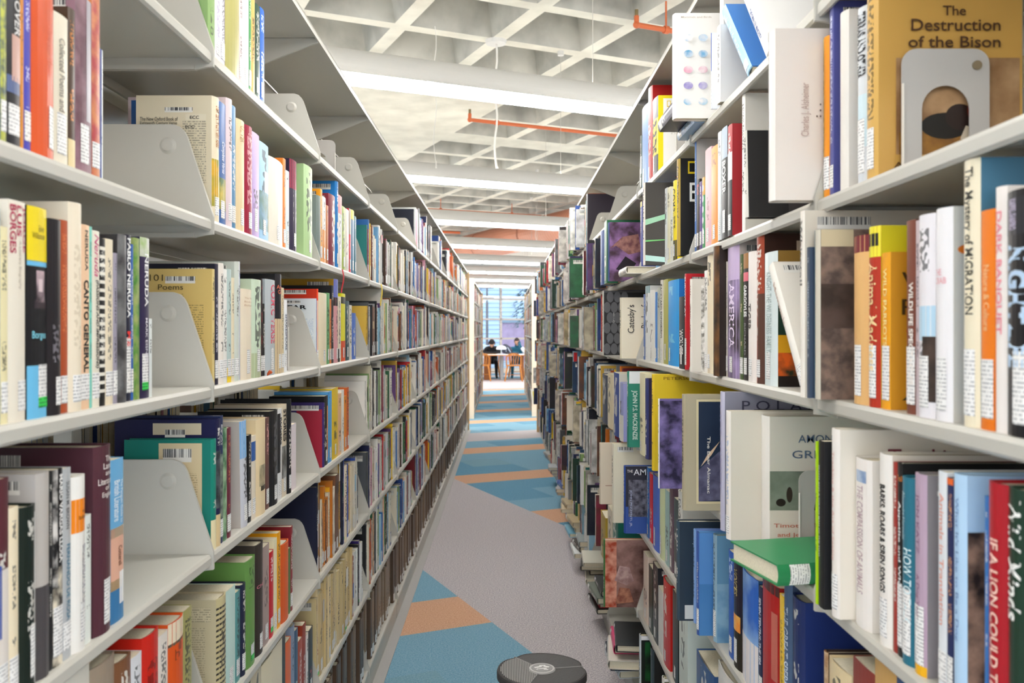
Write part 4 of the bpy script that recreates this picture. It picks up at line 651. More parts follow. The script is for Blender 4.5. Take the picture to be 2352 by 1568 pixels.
row(1, 1, 3, [b(1750,1768,955,'#ece6de',kind='h',C='#dfd8ca',d=.23,p=-.015,h=.245,CD=[('mot',0,.28,1,.58,'#8a9484','#6a7464',.06),('ell',.09,.34,.04,.03,'#2c261f'),('ell',.16,.4,.025,.06,'#3a3028'),('text','AMONG',.23,.8,.58,.86,'#5a6c84',.004),('text','GRIZZLIES',.18,.68,.78,.74,'#5a6c84',.004),('text','Timothy Treadwell',.03,.14,.66,.18,'#c8745c',.006),('text','and Jewel Palovak',.06,.07,.6,.11,'#c8745c',.006)],L=0,sty=0,D='white AMONG GRIZZLIES book'),
 b(1731,1744,985,'#202224',T=[('Geographic','#e8e8e8',.5,.3,0,.6,.01)],L=0,p=-.012,t=.014,h=.25,D='black Geographic magazine'), b(1680,1690,950,'#efe8e0',kind='h',C='#ddd6c8',p=.045,d=.25,t=.03,h=.25,acc='#a8b8d8',D='white protruding book beside POLAR'), b(1638,1665,900,'#c4c2d8',kind='h',C='#8c8c9c',p=.038,d=.262,t=.03,h=.282,sty=0,CD=[('text','P O L A R',.13,.87,.72,.94,'#3c3c50',.002),('lines',.2,.82,.5,.835,'#8c8c9c','#50506a')],L=0,T=[('LIFE TIMES','#a8a4c8',.9,.3,0,.3)],D='tall grey lavender POLAR book'),
 b(1608,1630,927,'#8cc0e8',p=.02,sty=0,S=[(.3,.62,'#c8dcec')]), b(1567,1575,903,'#b0a68c',kind='h',C='#b8ae92',p=.075,t=.03,d=.24,h=.262,CD=[('rect',.1,.06,1,.96,'#e0d2a8'),('rect',.12,.08,1,.94,'#23324a'),('poly',[(.12,.08),(.12,.35),(.3,.5),(.45,.6),(.4,.4),(.42,.1)],'#6a6884','#4a4a64'),('poly',[(.14,.38),(.2,.48),(.32,.6),(.24,.48)],'#e8c8a8'),('text','The Bear Almanac',.2,.15,.23,.64,'#f0ece4',.01,-1)],L=0,D='gilt framed whale tail book'), b(1508,1515,905,'#f0f0ee',kind='h',C='#7c6ca4',p=.085,d=.24,h=.231,t=.03,CD=[('mot',0,0,1,.98,'#8c7cb8','#2c2440',.04)],L=0,D='purple gorilla cover book')])
row(1, 1, 2, [b(1822,1850,1385,'#24356c',kind='h',C='#22336c',d=.2,CD=[('text','IC',.4,.05,.7,.15,'#6a7040')],L=0,D='thick navy hardback'), b(1803,1821,1345,'#4c6484',kind='h',T=[('THE GREAT SPERM WHALE','#c8d4e4',.85,.1,0,.5,.01)],C='#3c4c68',L=0,D='slate GREAT SPERM WHALE book'), b(1791,1803,1372,'#ecc43c',acc='#8a6a20',L=0), b(1752,1790,1352,'#b41c20',kind='h',C='#a01c20',sty=0,S=[(.93,1,'#4a2a2c'),(.3,.8,'#c46a5c',.2,.45)],L=0,D='thick red hardback'), b(1743,1751,1350,'#202a4c',T=[('SEVEN TENTHS: THE SEA','#e8ecf8',.9,.3,0,.6,.02)]), b(1706,1742,1335,'#2c68c8',kind='h',C='#305c88',sty=2,acc='#a8d0f4',S=[(0,.42,'#ece4e4')],L=0,d=.22,D='blue underwater photo book'), b(1686,1705,1297,'#1e1a2c',kind='h',T=[('VOICES','#b8a870',.93,.68,0,.4,.01)],S=[(.35,.5,'#e87020',-.3,.4,'#f8c860'),(.0,.35,'#2a2418')],L=.05,D='black VOICES book'), b(1674,1685,1270,'#2c5cb4',acc='#e8f4ff'),
 b(1640,1647,1230,'#98b8cc',kind='h',C='#6c9cbc',d=.2,p=.0,CD=[('mot',0,.0,1,.55,'#5c8cb4','#8cb4cc',.05),('ell',.62,.45,.06,.14,'#1c2430'),('ell',.5,.58,.1,.02,'#1c2430')],L=.06,D='pale blue penguin book'), b(1557,1565,1207,'#3c5060',kind='h',C='#2c3a48',p=.055,d=.25,h=.243,t=.03,CD=[('text','BY JACQUES-YVES COUSTEAU',.12,.2,.24,.85,'#a8b8c0',.0,-1),('rect',.05,.02,.5,.16,'#d4d4d0')],L=0,D='dark Cousteau book with grey label'), b(1590,1598,1217,'#8cb0e4',kind='h',C='#7c9ce0',p=.02,d=.2,t=.02,CD=[('text','V',.5,.8,.9,.95,'#e0e4e0',.05)],L=0,D='periwinkle book behind the Whale book'), b(1598,1606,1275,'#3c5ca4',kind='h',C='#5c94d4',d=.2,p=.03,t=.02,h=.24,CD=[('rect',0,0,1,.5,'#4a84c0'),('text','The Whale',.15,.82,.7,.86,'#2c4c7c'),('poly',[(.3,.8),(.4,.6),(.5,.78),(.47,.78),(.4,.66),(.34,.8)],'#e8c83c'),('ell',.55,.38,.25,.02,'#1c2838'),('text','Natural History',.2,.2,.7,.24,'#26405c')],L=.05,D='blue Whale natural history book')])
row(1, 1, 1, [b(1760,1800,1600,'#8c3c34',kind='h'), b(1700,1740,1590,'#d8ccb0'), b(1650,1690,1575,'#e6e2dc',kind='h',C='#9a9488'), b(1600,1640,1555,'#3c5c8c',kind='h')])
# ---------------------------------------------------------------- right, third bay
row(1, 2, 6, [b(1500,1512,208,'#1c1c1c',kind='h',C='#f0de1c',d=.2,sty=0,h=.25,CD=[('rect',.08,.04,1,.96,'#f4f2ee'),('poly',[(.14,.85),(.2,.85),(.2,.93),(.14,.93)],'#e8c81c'),('poly',[(.15,.86),(.19,.86),(.19,.92),(.15,.92)],'#f4f2ee'),('text','NATIONAL',.23,.9,.5,.92,'#4c4a44'),('text','GEOGRAPHIC',.23,.87,.5,.89,'#4c4a44'),('text','COMPLETE',.15,.76,.8,.84,'#6a6040',0),('text','BIRDS',.17,.58,.88,.74,'#a08830',.004),('lines',.2,.5,.6,.55,'#f4f2ee','#a8a090'),('ell',.55,.1,.35,.25,'#c86424','#6c2c18')],S=[(.25,.72,'#f4e01c')],T=[('BIRDS','#1c1a10',.7,.28,0,.7,.02)],L=.05,D='yellow framed COMPLETE BIRDS book'), b(1490,1499,195,'#c41c1c',kind='h',C='#b01818',d=.22,D='tall red hardback behind COMPLETE BIRDS'), b(1475,1489,235,'#5c94dc',kind='h',sty=0,L=.05), b(1466,1474,310,'#2c4c40',S=[(.3,.62,'#e4e8ec')])])
row(1, 2, 5, [b(1557,1563,393,'#b89a44',kind='h',C='#18181a',d=.2,p=.01,h=.262,CD=[('poly',[(.1,.84),(.24,.84),(.24,.97),(.1,.97)],'#e8c81c'),('poly',[(.12,.86),(.22,.86),(.22,.95),(.12,.95)],'#18181a'),('text','NATIONAL',.28,.92,.8,.95,'#c8c0a8'),('text','GEOGRAPHIC',.28,.87,.8,.9,'#c8c0a8'),('text','BIRDS',.12,.55,.98,.75,'#f0eee8',0),('ell',.75,.25,.25,.15,'#4a2c18','#c89c5c')],L=0,D='black BIRDS book'), b(1548,1556,412,'#f4dc1c',kind='h',S=[(0,.25,'#2c2c2c')],T=[('COMPLETE','#1c1c10',.9,.4,0,.6,.01)]), b(1540,1547,430,'#f0ecdc'), b(1533,1540,428,'#f2ecd0'), b(1527,1533,430,'#eef0f2'), b(1519,1527,465,'#d42028',acc='#fff'), b(1507,1519,432,'#6cbcec',kind='h',sty=0,D='sky blue hardback'), b(1476,1486,443,'#e9e2da',kind='h',C='#464340',p=.05,d=.24,h=.255,t=.03,CD=[('poly',[(.0,.55),(.5,.68),(.5,.63),(0,.48)],'#a0d0b0'),('poly',[(.0,.3),(.5,.32),(0,.28)],'#78c878'),('poly',[(0,.05),(0,.12),(.4,.08),(.3,.03)],'#c0e4dc')],L=0,D='dark leaf picture book'), b(1467,1475,462,'#4c58a8',S=[(.93,1,'#e8c860')])])
row(1, 2, 4, [b(1573,1582,628,'#cc2430',T=[('SURVIVES AT','#fff',.97,.55,0,.6,.02)],L=.07,p=.01), b(1560,1572,680,'#222226',T=[('WOLVES','#f4f4f4',.55,.2,0,.7,.02)],L=.05,p=.01), b(1535,1560,640,'#28a0ec',kind='h',C='#2478c8',acc='#88d8f8',L=.04,lx=-.2,D='bright blue hardback'), b(1524,1534,640,'#b8b45c',L=.05,sty=0), b(1517,1523,642,'#ece8dc',T=[('BACKYARD SONGBIRDS','#2c2c2c',.95,.3,0,.6,.01)]), b(1510,1516,660,'#c8ccc0'), b(1505,1510,670,'#3c8ce0'), b(1494,1504,665,'#f0eee8',kind='h'), b(1483,1493,655,'#eaecea',kind='h',S=[(.9,1,'#88acb4')]), b(1478,1482,675,'#5c7cc0')])
row(1, 2, 3, [b(1495,1503,862,'#e8c82c',kind='h',C='#e4c42c',p=.05,t=.03,d=.262,h=.28,CD=[('text','PETERSON REFERENCE',.1,.945,.9,.975,'#8a6a14')],L=0,D='yellow PETERSON REFERENCE book'), b(1484,1490,870,'#343c78',kind='h',C='#2c2444',p=.03), b(1470,1482,858,'#ece4c0',kind='h',p=.03), b(1462,1469,868,'#d8c8b0'), b(1440,1445,848,'#2f8a76',kind='h',C='#2f8a76',p=.05,t=.03,d=.24,h=.265,CD=[('rect',0,.84,1,1,'#eef0f2'),('text','JOHN P.S. MACKENZIE',.03,.1,.12,.75,'#dcf0e8',.02,-1)],L=0,D='teal Mackenzie book')])
AMER = [b(1430,1437,1070,'#2c50a8',kind='h',C='#3858a4',p=.06,d=.25,h=.236,t=.03,CD=[('rect',0,.4,1,1,'#30303c'),('mot',.04,.25,1,.8,'#7a7a88','#30303c',.02),('text','THE',.02,.91,.1,.95,'#e8e8ec',.01),('text','AMERICAN',.11,.87,.72,.96,'#e8e8ec',.01),('text','JOHN PEZZENTI, JR.',.05,.1,.09,.65,'#b8c0dc',.01,-1)],L=0,D='dark blue THE AMERICAN book')]
row(1, 2, 2, AMER+[b(1560,1575,1130,'#e8e6e0',kind='h',C='#d8d4ca',d=.24,p=.02,CD=[('poly',[(.35,.0),(.35,.15),(.6,.45),(1,.6),(1,0)],'#2c4474'),('ell',.75,.3,.2,.15,'#e8c02c','#c83024'),('rect',.7,.0,1,.2,'#8c1c20')],L=0,D='white parrot wing book'), b(1548,1558,1150,'#3c4c4c'), b(1538,1546,1120,'#6c5460'), b(1528,1537,1130,'#a8c8c4'), b(1516,1527,1112,'#d4dcb0',kind='h',sty=0,L=.06), b(1500,1515,1098,'#4c70d0',kind='h',sty=0,L=.06), b(1492,1499,1090,'#e0242c'), b(1486,1491,1075,'#2878c8')])
row(1, 2, 1, [b(1560,1580,1400,'#cfd8d0'), b(1545,1558,1370,'#161a16'), b(1524,1540,1345,'#c8201c',kind='h',D='red book on low shelf'), b(1512,1522,1360,'#dcdcd8'), b(1500,1511,1305,'#23262c'), b(1490,1499,1308,'#20352c',acc='#c04040'), b(1478,1488,1280,'#ecd8c8')])
# ---------------------------------------------------------------- right, fourth bay: wide protruding volumes
row(1, 3, 5, [b(1394,1400,488,'#3c5494',kind='h',C='#8a6c9c',p=.057,d=.26,h=.24,t=.03,CD=[('mot',0,0,1,1,'#a87cb8','#4a3040',.06),('poly',[(.0,.55),(.2,.75),(.45,.8),(.5,.5),(.3,.45),(.1,.6)],'#b88478','#7c4c50'),('poly',[(.1,.2),(.25,.42),(.42,.3),(.3,.12)],'#241a24')],L=0,D='purple elephant skin book'), b(1388,1394,505,'#2c7c54',p=.05), b(1380,1387,520,'#3c60a8',kind='h',p=.05,h=.24)])
row(1, 3, 4, [b(1420,1428,683,'#efe6cc',kind='h',C='#f0e4cc',p=.055,d=.262,t=.03,CD=[('text',"Catesby's",.08,.42,.2,.88,'#2c2824',0,1),('text','Birds of',.27,.5,.37,.88,'#2c2824',0,1)],L=0,D="cream Catesby's Birds book"), b(1380,1387,678,'#d4d2ca',kind='h',C='#4c4c4e',p=.07,d=.26,t=.03,h=.27,CD=[('rect',0,0,1,.97,'#222224')]+[('ell',.05+.115*(i%3)+.05*((i//3)%2),.1+.16*(i//3),.056,.085,'#626266') for i in range(18)]+[('text','Marc Graham',.14,.38,.17,.66,'#d8d8d8',.01,1)],L=0,D='black scales cover book'), b(1352,1360,700,'#e4e4e0',kind='h',C='#1c1a1a',p=.05,d=.26,t=.03,CD=[('ell',.45,.5,.15,.25,'#e0401c')],L=0,D='black book with red flame')])
row(1, 3, 3, [b(1425,1443,880,'#a0a8d8',kind='h',p=.05,C='#a8a8dc',S=[(0,.45,'#e8e4d8')],L=0,D='lilac mountain cover book'), b(1410,1422,858,'#284a9c',kind='h',C='#e4e0d4',p=.05), b(1396,1408,860,'#ecdfc0',kind='h',p=.04,L=0), b(1384,1395,862,'#404c64',kind='h',p=.04,L=0)])
row(1, 3, 2, [b(1395,1410,1018,'#ece4d0',kind='h',C='#ece4cc',p=.08,t=.03,L=0), b(1365,1380,1020,'#e8dac4',kind='h',C='#eadcc8',p=.09,t=.03,h=.25,CD=[('rect',.4,.65,.8,.88,'#4a4038'),('rect',.1,.3,.9,.31,'#a87058')],L=0,D='cream book with photo panel')])
row(1, 3, 1, [b(1383,1390,1243,'#3c7c3c',kind='h',C='#c48c74',p=.115,d=.262,h=.247,t=.03,CD=[('mot',0,0,.16,.97,'#e0a088','#a83c1c',.03),('mot',.16,0,1,1,'#a88078','#5c3c34',.06),('poly',[(.13,.4),(.2,.62),(.34,.6),(.4,.4),(.3,.33)],'#c8a8a4','#a07c78'),('poly',[(.14,.05),(.2,.3),(.34,.28),(.4,.08)],'#c08468','#8c5040')],L=0,D='rock picture cover book'), b(1408,1420,1160,'#1c7464',kind='h',p=.03), b(1396,1406,1175,'#e8ddc8',p=.03), b(1380,1392,1190,'#b89c3c',kind='h',p=.04)])
row(1, 2, 0, [b(1466,1473,1468,'#dfe4e8',kind='h',C='#141c16',p=.015,d=.25,h=.282,t=.03,CD=[('mot',.05,.45,1,.93,'#1c5c2c','#101c14',.06),('ell',.4,.12,.3,.08,'#7c4428','#2c1c14'),('rect',0,.95,.4,1,'#f0f0f2')],L=0,D='black and green wolf cover book'), b(1518,1526,1510,'#e8e4dc',kind='h',C='#7c7a60',p=.0,d=.25,h=.275,t=.03,CD=[('rect',.3,.2,1,.75,'#8c8c9c'),('rect',.0,.97,.35,1,'#f4f2f0')],L=0,D='olive covered book on base shelf'), b(1560,1570,1560,'#ecdccc',kind='h',C='#c8c0b8',h=.24), b(1495,1503,1495,'#2c2c2c',kind='h')])
# ================================================================ books lying on others
def lying(x, y, z, w, l, t, hx, label, rz=0, kind='h', grp='books lying flat', tilt=0):
    """a book lying on its side: l along the spine, w across"""
    sd = R.random(); mb = MB(); bu = min(.005, t*.15); cover_geo(mb, t, l, w, bu, .0026, H(hx), (.85,.84,.8) if lum(H(hx)) < .25 else (.05,.05,.06), sd, 1)
    o = link('book', mb.mesh('book', [M_BOOK, M_PAGE]))
    o.matrix_world = Matrix.Translation((x, y, z)) @ Matrix.Rotation(rz, 4, 'Z') @ Matrix.Rotation(tilt, 4, 'X') @ Matrix.Translation((0, 0, t/2)) @ Matrix.Rotation(math.pi/2, 4, 'Y')
    pm = MB(); pm.box(-t/2+.0027, t/2-.0027, .004, w-.004, .004, l-.004); link('page_block', pm.mesh('page_block', [M_PAGE], attrs=False), o)
    q = MB(); patch(q, t, bu, .02, .055, -.48, .48, .0006, col=H('#f4f3f1'), acc=H('#77777c'), par=(.02, .1, sd), sty=3); link('spine_label', q.mesh('spine_label', [M_BOOK]), o)
    tag(o, label, 'book', grp); return o
# green hardback lying aslant in front of AMONG GRIZZLIES, over the shelf edge
o = lying(.475, 1.40, LV[3]+.001, .16, .22, .034, '#2f8a58', 'green hardback lying flat in front of the AMONG GRIZZLIES book', rz=math.radians(-100))
def place_lying(o, loc, eul): o.matrix_world = Matrix.Translation(loc) @ Euler(eul).to_matrix().to_4x4() @ Matrix.Translation((0, 0, .017)) @ Matrix.Rotation(math.pi/2, 4, 'Y')
place_lying(o, (.43, 1.375, LV[3]+.003), (0, 0, math.radians(12)))
# stacks on the right base shelf that stick out over the carpet
stk = [(3.55, '#dce0e4 #1f2a44 #e8e0d4 #e0487c #2a2c30'), (4.35, '#1d2422 #c8283c #6c7468 #2c2c2c'), (4.85, '#e8e4d0 #4a4238 #2b2620 #d8d4c4'), (5.35, '#dfe2e0 #3a342c #9aa4a4'), (5.9, '#78bcd8 #d8ccb4 #c8b48c'), (6.5, '#2c60c0 #d8c8a8 #ccb890'), (7.3, '#d4d6d6 #b8bcc0 #3860b0'), (8.2, '#c8cacc #8c5048 #a8aaac'), (9.2, '#dcdcdc #b4b0ac')]
nth = 0
for y, cs in stk:
    z = LV[0]+.0005; cs = cs.split(); r2 = random.Random(int(y*10))
    for i, c in enumerate(cs):
        t = r2.uniform(.022, .036); x = AR-r2.uniform(.03, .085); nth += 1
        w = r2.uniform(.19, .24)
        lying(x, y+r2.uniform(-.02, .02), z, w, r2.uniform(.22, .28), t, c, '%s hardback, %s up in the %s pile along the right base shelf' % (cname(c), ORD[i], ORD[stk.index((y, ' '.join(cs)))]), rz=-math.pi/2+r2.uniform(-.12, .12), grp='piles along the right base shelf'); z += t+.0008
# lying with spine to the aisle: rotate so that the spine (-y) faces -x
# two dark books lying under the bird chart book on the top shelf
z = LV[6]+.0005
for i, (c, t, dx) in enumerate((('#a8c4e4', .022, .0), ('#2c2640', .034, .05), )):
    lying(AR-.02-dx, 2.33, z, .22, .2, t, c, '%s lying flat on the right top shelf under the bird chart book' % ('pale blue hardback', 'dark purple hardback')[i], rz=-math.pi/2, grp=None); z += t+.0005
lying(AR-.05, 3.3, LV[4]+.29 if 0 else LV[5]+.0005, .2, .2, .026, '#e0d8cc', 'off-white book lying flat beside the purple elephant skin book', rz=-math.pi/2, grp=None)
# ================================================================ bound volumes on the left base shelf
def volume_master():
    mb = MB(); t, h, d = .05, .262, .19; cover_geo(mb, t, h, d, .004, .0026, H('#6f5a48'), H('#2a211b'), .33, 1); me = mb.mesh('bound_volume', [M_BOOK, M_PAGE])
    pm = MB(); pm.box(-t/2+.0027, t/2-.0027, .004, d-.004, .004, h-.004); pg = pm.mesh('page_block', [M_PAGE], attrs=False)
    q = MB(); patch(q, t, .004, .01, .045, -.42, .42, .0006, col=H('#f4f3f1'), acc=H('#77777c'), par=(.02, .1, .2), sty=3); lb = q.mesh('spine_label', [M_BOOK])
    out = []
    for c in ('#75614f', '#665242', '#8a7560', '#5c4a3c'):
        m2 = me.copy(); at_ = m2.attributes['col']; at_.data.foreach_set('color', [v for _ in m2.vertices for v in (*H(c), 1)]); out.append(m2)
    return out, pg, lb
VM, VP, VLb = volume_master(); y = ZL0+BW+.55; r2 = random.Random(5); k = 0
while y < ZL0+13*BW-.1:
    f = (y-ZL0) % BW
    if f < .03 or f > BW-.05: y += .055; continue
    if r2.random() < .04: y += .09; continue
    o = link('bound_volume', VM[r2.randrange(4)]); o.matrix_world = Matrix.Translation((-AL-.01-r2.uniform(0, .02), y, LV[0]+.0005)) @ Matrix.Rotation(math.pi/2, 4, 'Z') @ Matrix.Diagonal((r2.uniform(.75, .98), 1, r2.uniform(.9, 1.03), 1))
    link('page_block', VP, o); link('spine_label', VLb, o)
    bn = int((y-ZL0)//BW)
    tag(o, 'brown bound volume on the left base shelf, %s bay from the camera' % ORD[bn], 'bound volume', 'brown bound volumes, %s bay of the left base shelf' % ORD[bn]); y += .052; k += 1
# ================================================================ all remaining books
PAL = ['#f1ede4']*8+['#e4e4e2']*2+['#e9e0cc']*4+['#dcd2b8', '#c9b48c', '#d9dbdc', '#bfc1c2', '#8e9194', '#55585c', '#232427', '#232427', '#1d2130', '#232c58', '#2b4d94', '#3a78c0', '#79b0da', '#9cc8e0', '#2f7f7c', '#2f6a44', '#1f4434', '#8fb070', '#a7282c', '#c8242a', '#7a2430', '#8c3048', '#e07a24', '#c85a2a', '#f0c828', '#d8b048', '#7c4c30', '#4c3428', '#6c4a84', '#d89cae', '#e4b494', '#f0eee8', '#ececec']
PALR = PAL+['#232427', '#28301f', '#24405c', '#3a5a7c', '#1d3a5c', '#4a3a30', '#2c2430', '#5c7c8c', '#86603c', '#22242c']
mbS = MB()
def stuff_book(side, X, y, z, t, h, d, c, acc, sty=1, csty=0, cc=None, kind='s', label=True, tilt=0):
    sd = R.random(); M = Matrix.Translation((X, y, z)) @ Matrix.Rotation(math.pi/2 if side < 0 else -math.pi/2, 4, 'Z')
    if tilt:
        px = t/2 if tilt > 0 else -t/2; M = M @ Matrix.Translation((px, 0, 0)) @ Matrix.Rotation(tilt, 4, 'Y') @ Matrix.Translation((-px, 0, 0))
    far = y > 6; bu = min(.005, t*.14) if kind == 'h' else .0008
    cover_geo(mbS, t, h, d, bu, .002, c, acc, sd, sty, cc=cc, csty=csty, cacc=acc, solid=True, M=M, seg=2 if far else 5)
    def q(pts, **k): mbS.poly([tuple(M @ Vector(p)) for p in pts], **k)
    if label and R.random() < .85:
        lh = R.choice((.03, .035, .045)); u = min(t*.46, .013); v0 = .012; yy = -bu-.0005
        q([(-u, yy, v0), (u, yy, v0), (u, yy, v0+lh), (-u, yy, v0+lh)], col=H('#f4f3f1'), acc=H('#a0a0a4'), par=(.02, .1, sd), sty=3, uv=[(-u, 0), (u, 0), (u, lh), (-u, lh)])
        if R.random() < .08: q([(-u, yy-.0003, v0), (u, yy-.0003, v0), (u, yy-.0003, v0+.01), (-u, yy-.0003, v0+.01)], col=H('#3fd45c'))
    if R.random() < .25:      # block of a second colour on the spine
        a = R.choice((.0, .3, .55, .75)); bb = a+R.choice((.15, .25)); yy = -bu-.0003; u = t*.46
        q([(-u, yy, h*a), (u, yy, h*a), (u, yy, h*bb), (-u, yy, h*bb)], col=H(R.choice(PAL)))
    if R.random() < .4:       # bar code sticker on the near cover
        xx = (t/2+.0005) if side > 0 else -(t/2+.0005); a, bb = d*.08, d*.45
        q([(xx, a, h-.035), (xx, bb, h-.035), (xx, bb, h-.012), (xx, a, h-.012)], col=H('#e6e3da'), acc=H('#5a5a5c'), par=(.02, .03, sd), sty=4, uv=[(a, 0), (bb, 0), (bb, .023), (a, .023)])
def fill(side, A, y0, lv, frac, prot=0, pal=PAL, hmu=.232, hs=.022, face=0, y_start=.006, tall=.29):
    y = y0+y_start; end = y0+BW-.008; stop = y0+BW*frac; run = 0; base = hmu
    while y < min(end, stop):
        if run <= 0: run = R.randint(3, 9); base = R.gauss(hmu, hs); bp = R.uniform(0, prot)
        run -= 1; t = min(max(R.lognormvariate(math.log(.0215), .42), .009), .06); h = min(max(R.gauss(base, .012), .165), tall); 
        if y+t > end: break
        c = H(R.choice(pal)); j = R.uniform(.88, 1.08); c = tuple(min(1, v*j) for v in c); acc = (.03, .03, .035) if lum(c) > .22 else (.85, .83, .76)
        if R.random() < .2: acc = H(R.choice(['#b02030', '#2a4c94', '#d8a830', '#e8e4dc', '#3c7c5c']))
        sty = 1; csty = 0; cc = None; d = .15+.25*(h-.165); p = -.012+R.uniform(-.006, .006)+bp*R.uniform(.6, 1.1)
        if R.random() < .16: sty = 2
        if R.random() < face: csty = 2; cc = H(R.choice(pal)); p += R.uniform(.02, .06); d = .235
        z = LV[lv]+.0006
        if sty == 2 or csty == 2: bsrc = cc or c; acc = tuple(v*.45+.03*R.random() for v in bsrc)
        stuff_book(side, (-A+(-p*-1)) if side < 0 else A-p, y+t/2, z, t, h, min(d, .262), c, acc, sty, csty, cc, 'h' if R.random() < .5 else 's')
        y += t+.0007
FR = {6: .0, 5: .86, 4: .9, 3: .8, 2: .86, 1: .84, 0: .9}
TAN = ['#d9c492', '#cdb684', '#e0cda0']
for i in range(13):
    for lv in range(7):
        y0 = ZL0+i*BW; done = (i == 0 and lv in (5, 4, 3, 2)) or (i == 1 and lv in (6, 5, 4, 3, 2, 1)) or (i == 2 and lv in (5, 4, 3))
        if i == 0 and lv == 6: continue
        if not done:
            if lv == 6:
                if i < 5: continue
                fill(-1, AL, y0, 6, R.uniform(.35, .95), hmu=.235)
            elif lv == 0:
                if i <= 1: fill(-1, AL, y0, 0, .55 if i == 1 else .8, pal=['#d9d0bc', '#8a2c24', '#cfc8b4', '#d46a34', '#e8e4dc'])
            elif i == 2 and lv == 1: fill(-1, AL, y0, 1, .62, pal=TAN, hmu=.255, hs=.004); fill(-1, AL, y0, 1, .86, pal=['#1e1e22', '#ecebe6', '#3c2c78', '#a44838'], y_start=.58)
            elif i == 2 and lv == 2: fill(-1, AL, y0, 2, .8, pal=['#c87828', '#20253c', '#ecdcc0', '#c89a3c', '#f0b028', '#7c5038', '#3858b8', '#ece4d4'], hmu=.24)
            else: fill(-1, AL, y0, lv, min(.97, max(.6, R.gauss(FR[lv], .07))))
        y0 = ZR0+i*BW; done = (i == 0 and lv in (5, 4, 3, 2)) or (i == 1 and lv >= 1) or (i == 2 and lv >= 1)
        if i == 0 and lv in (6, 1, 0): continue
        if not done:
            if lv == 0:
                if i >= 5: fill(1, AR, y0, 0, .96, prot=.03, pal=PALR)
            elif i == 3 and lv in (1, 2, 3, 4, 5): fill(1, AR, y0, lv, {5: .25, 4: .3, 3: .2, 2: .26, 1: .2}[lv]-.02 if 0 else .98, prot=.01, pal=PALR, y_start={5: .45, 4: .6, 3: .5, 2: .4, 1: .4}[lv])
            else: fill(1, AR, y0, lv, R.uniform(.88, .98), prot=.05, pal=PALR, face=.13)
# rows standing on the far face of the ranges, seen through the gaps
for i in range(13):
    for lv in range(7):
        fill(1, -(AL+2*DEP+.045), ZL0+i*BW, lv, R.uniform(.6, .95)); fill(-1, -(AR+2*DEP+.045), ZR0+i*BW, lv, R.uniform(.6, .95))
for i in range(6):
    for lv in range(7):
        fill(-1, .52, Y2L+i*BW, lv, R.uniform(.8, .97)); fill(1, .46, Y2R+i*BW, lv, R.uniform(.8, .97))
st = link('books', mbS.mesh('books', [M_BOOK, M_PAGE])); tag(st, 'all the farther library books packed along both sides of the aisle', 'books', kind='stuff')
# ================================================================ bookends
def bookend(side, X, y, z, label, w=.125, h=.148, rz=0, name='bookend'):
    """pressed metal bookend with an arched cut-out, its plate facing along the aisle"""
    t = empty(name, (X, y, z)); s = side; g = bmesh.new()
    def arc(cx, cz, r, a0, a1, n): return [(cx+r*math.cos(math.radians(a0+(a1-a0)*i/n)), cz+r*math.sin(math.radians(a0+(a1-a0)*i/n))) for i in range(n+1)]
    out = [(0, 0)]+arc(.02, h-.02, .02, 180, 90, 6)+arc(w-.02, h-.02, .02, 90, 0, 6)+[(w, 0)]
    hw = w*.27; inn = [(w*.5-hw, 0)]+arc(w*.5, h*.52, hw, 180, 0, len(out)-3)+[(w*.5+hw, 0)]
    n = len(out); th = .0014
    V = [[g.verts.new((s*p[0], yy, p[1])) for p in ring] for ring in (out, inn) for yy in (0, th)]
    for i in range(n-1):
        for A, B in ((V[0], V[2]), (V[3], V[1])): g.faces.new((A[i], A[i+1], B[i+1], B[i]))
        g.faces.new((V[0][i], V[0][i+1], V[1][i+1], V[1][i])); g.faces.new((V[2][i], V[2][i+1], V[3][i+1], V[3][i]))
    bmobj('upright_plate', g, mat('bookend_grey', '#bdb9b4', .4), t)
    g = bmesh.new(); bx(g, min(0, s*.0016), max(0, s*.0016), -.004, .0, 0, h*.72); bmobj('side_flange', g, mat('flange_white', '#ece8e0', .4), t)
    g = bmesh.new(); bx(g, min(s*.5*w-s*hw, s*.5*w+s*hw), max(s*.5*w-s*hw, s*.5*w+s*hw), -.09, 0, .0002, .0016); bmobj('foot_plate', g, mat('bookend_grey', ''), t)
    g = bmesh.new(); tube(g, (s*(w-.017), -.003, h-.022), (s*(w-.017), .0, h-.022), .006, 14); bmobj('rivet', g, mat('brass_rivet', '#8a7a60', .4), t)
    tag(t, label, 'bookend')
def zat(px, X): return F*X/abs(px-VX)
bookend(1, AR+.035, zat(2018, AR+.01)-.012, LV[5], 'grey arched metal bookend holding up the Destruction of the Bison book', w=.115, h=.165)
bookend(1, AR+.06, zat(1768, AR+.01)-.012, LV[3], 'grey arched metal bookend in front of the AMONG GRIZZLIES cover')
bookend(1, AR+.05, zat(1806, AR+.01)-.012, LV[4], 'white edged bookend before the leaning white book, right fifth shelf')
bookend(1, AR+.035, zat(1569, AR)-.02, LV[5], 'pale arched bookend against the black BIRDS cover')
bookend(1, AR+.045, zat(1516, AR)-.02, LV[6], 'pale arched bookend against the yellow COMPLETE BIRDS cover')
bookend(-1, -AL-.06, ZL0+2.60*BW, LV[6], 'lone arched bookend standing empty on the left top shelf', h=.16)
bookend(-1, -AL-.02, zat(662, AL+.02)+.008, LV[4], 'bookend behind the white SHAKESPEARE book, left fifth shelf', h=.155)
bookend(1, AR-.0+.03, 3.32, LV[6]+.0, 'pale arched bookend on the right top shelf beyond the blue book', h=.15)
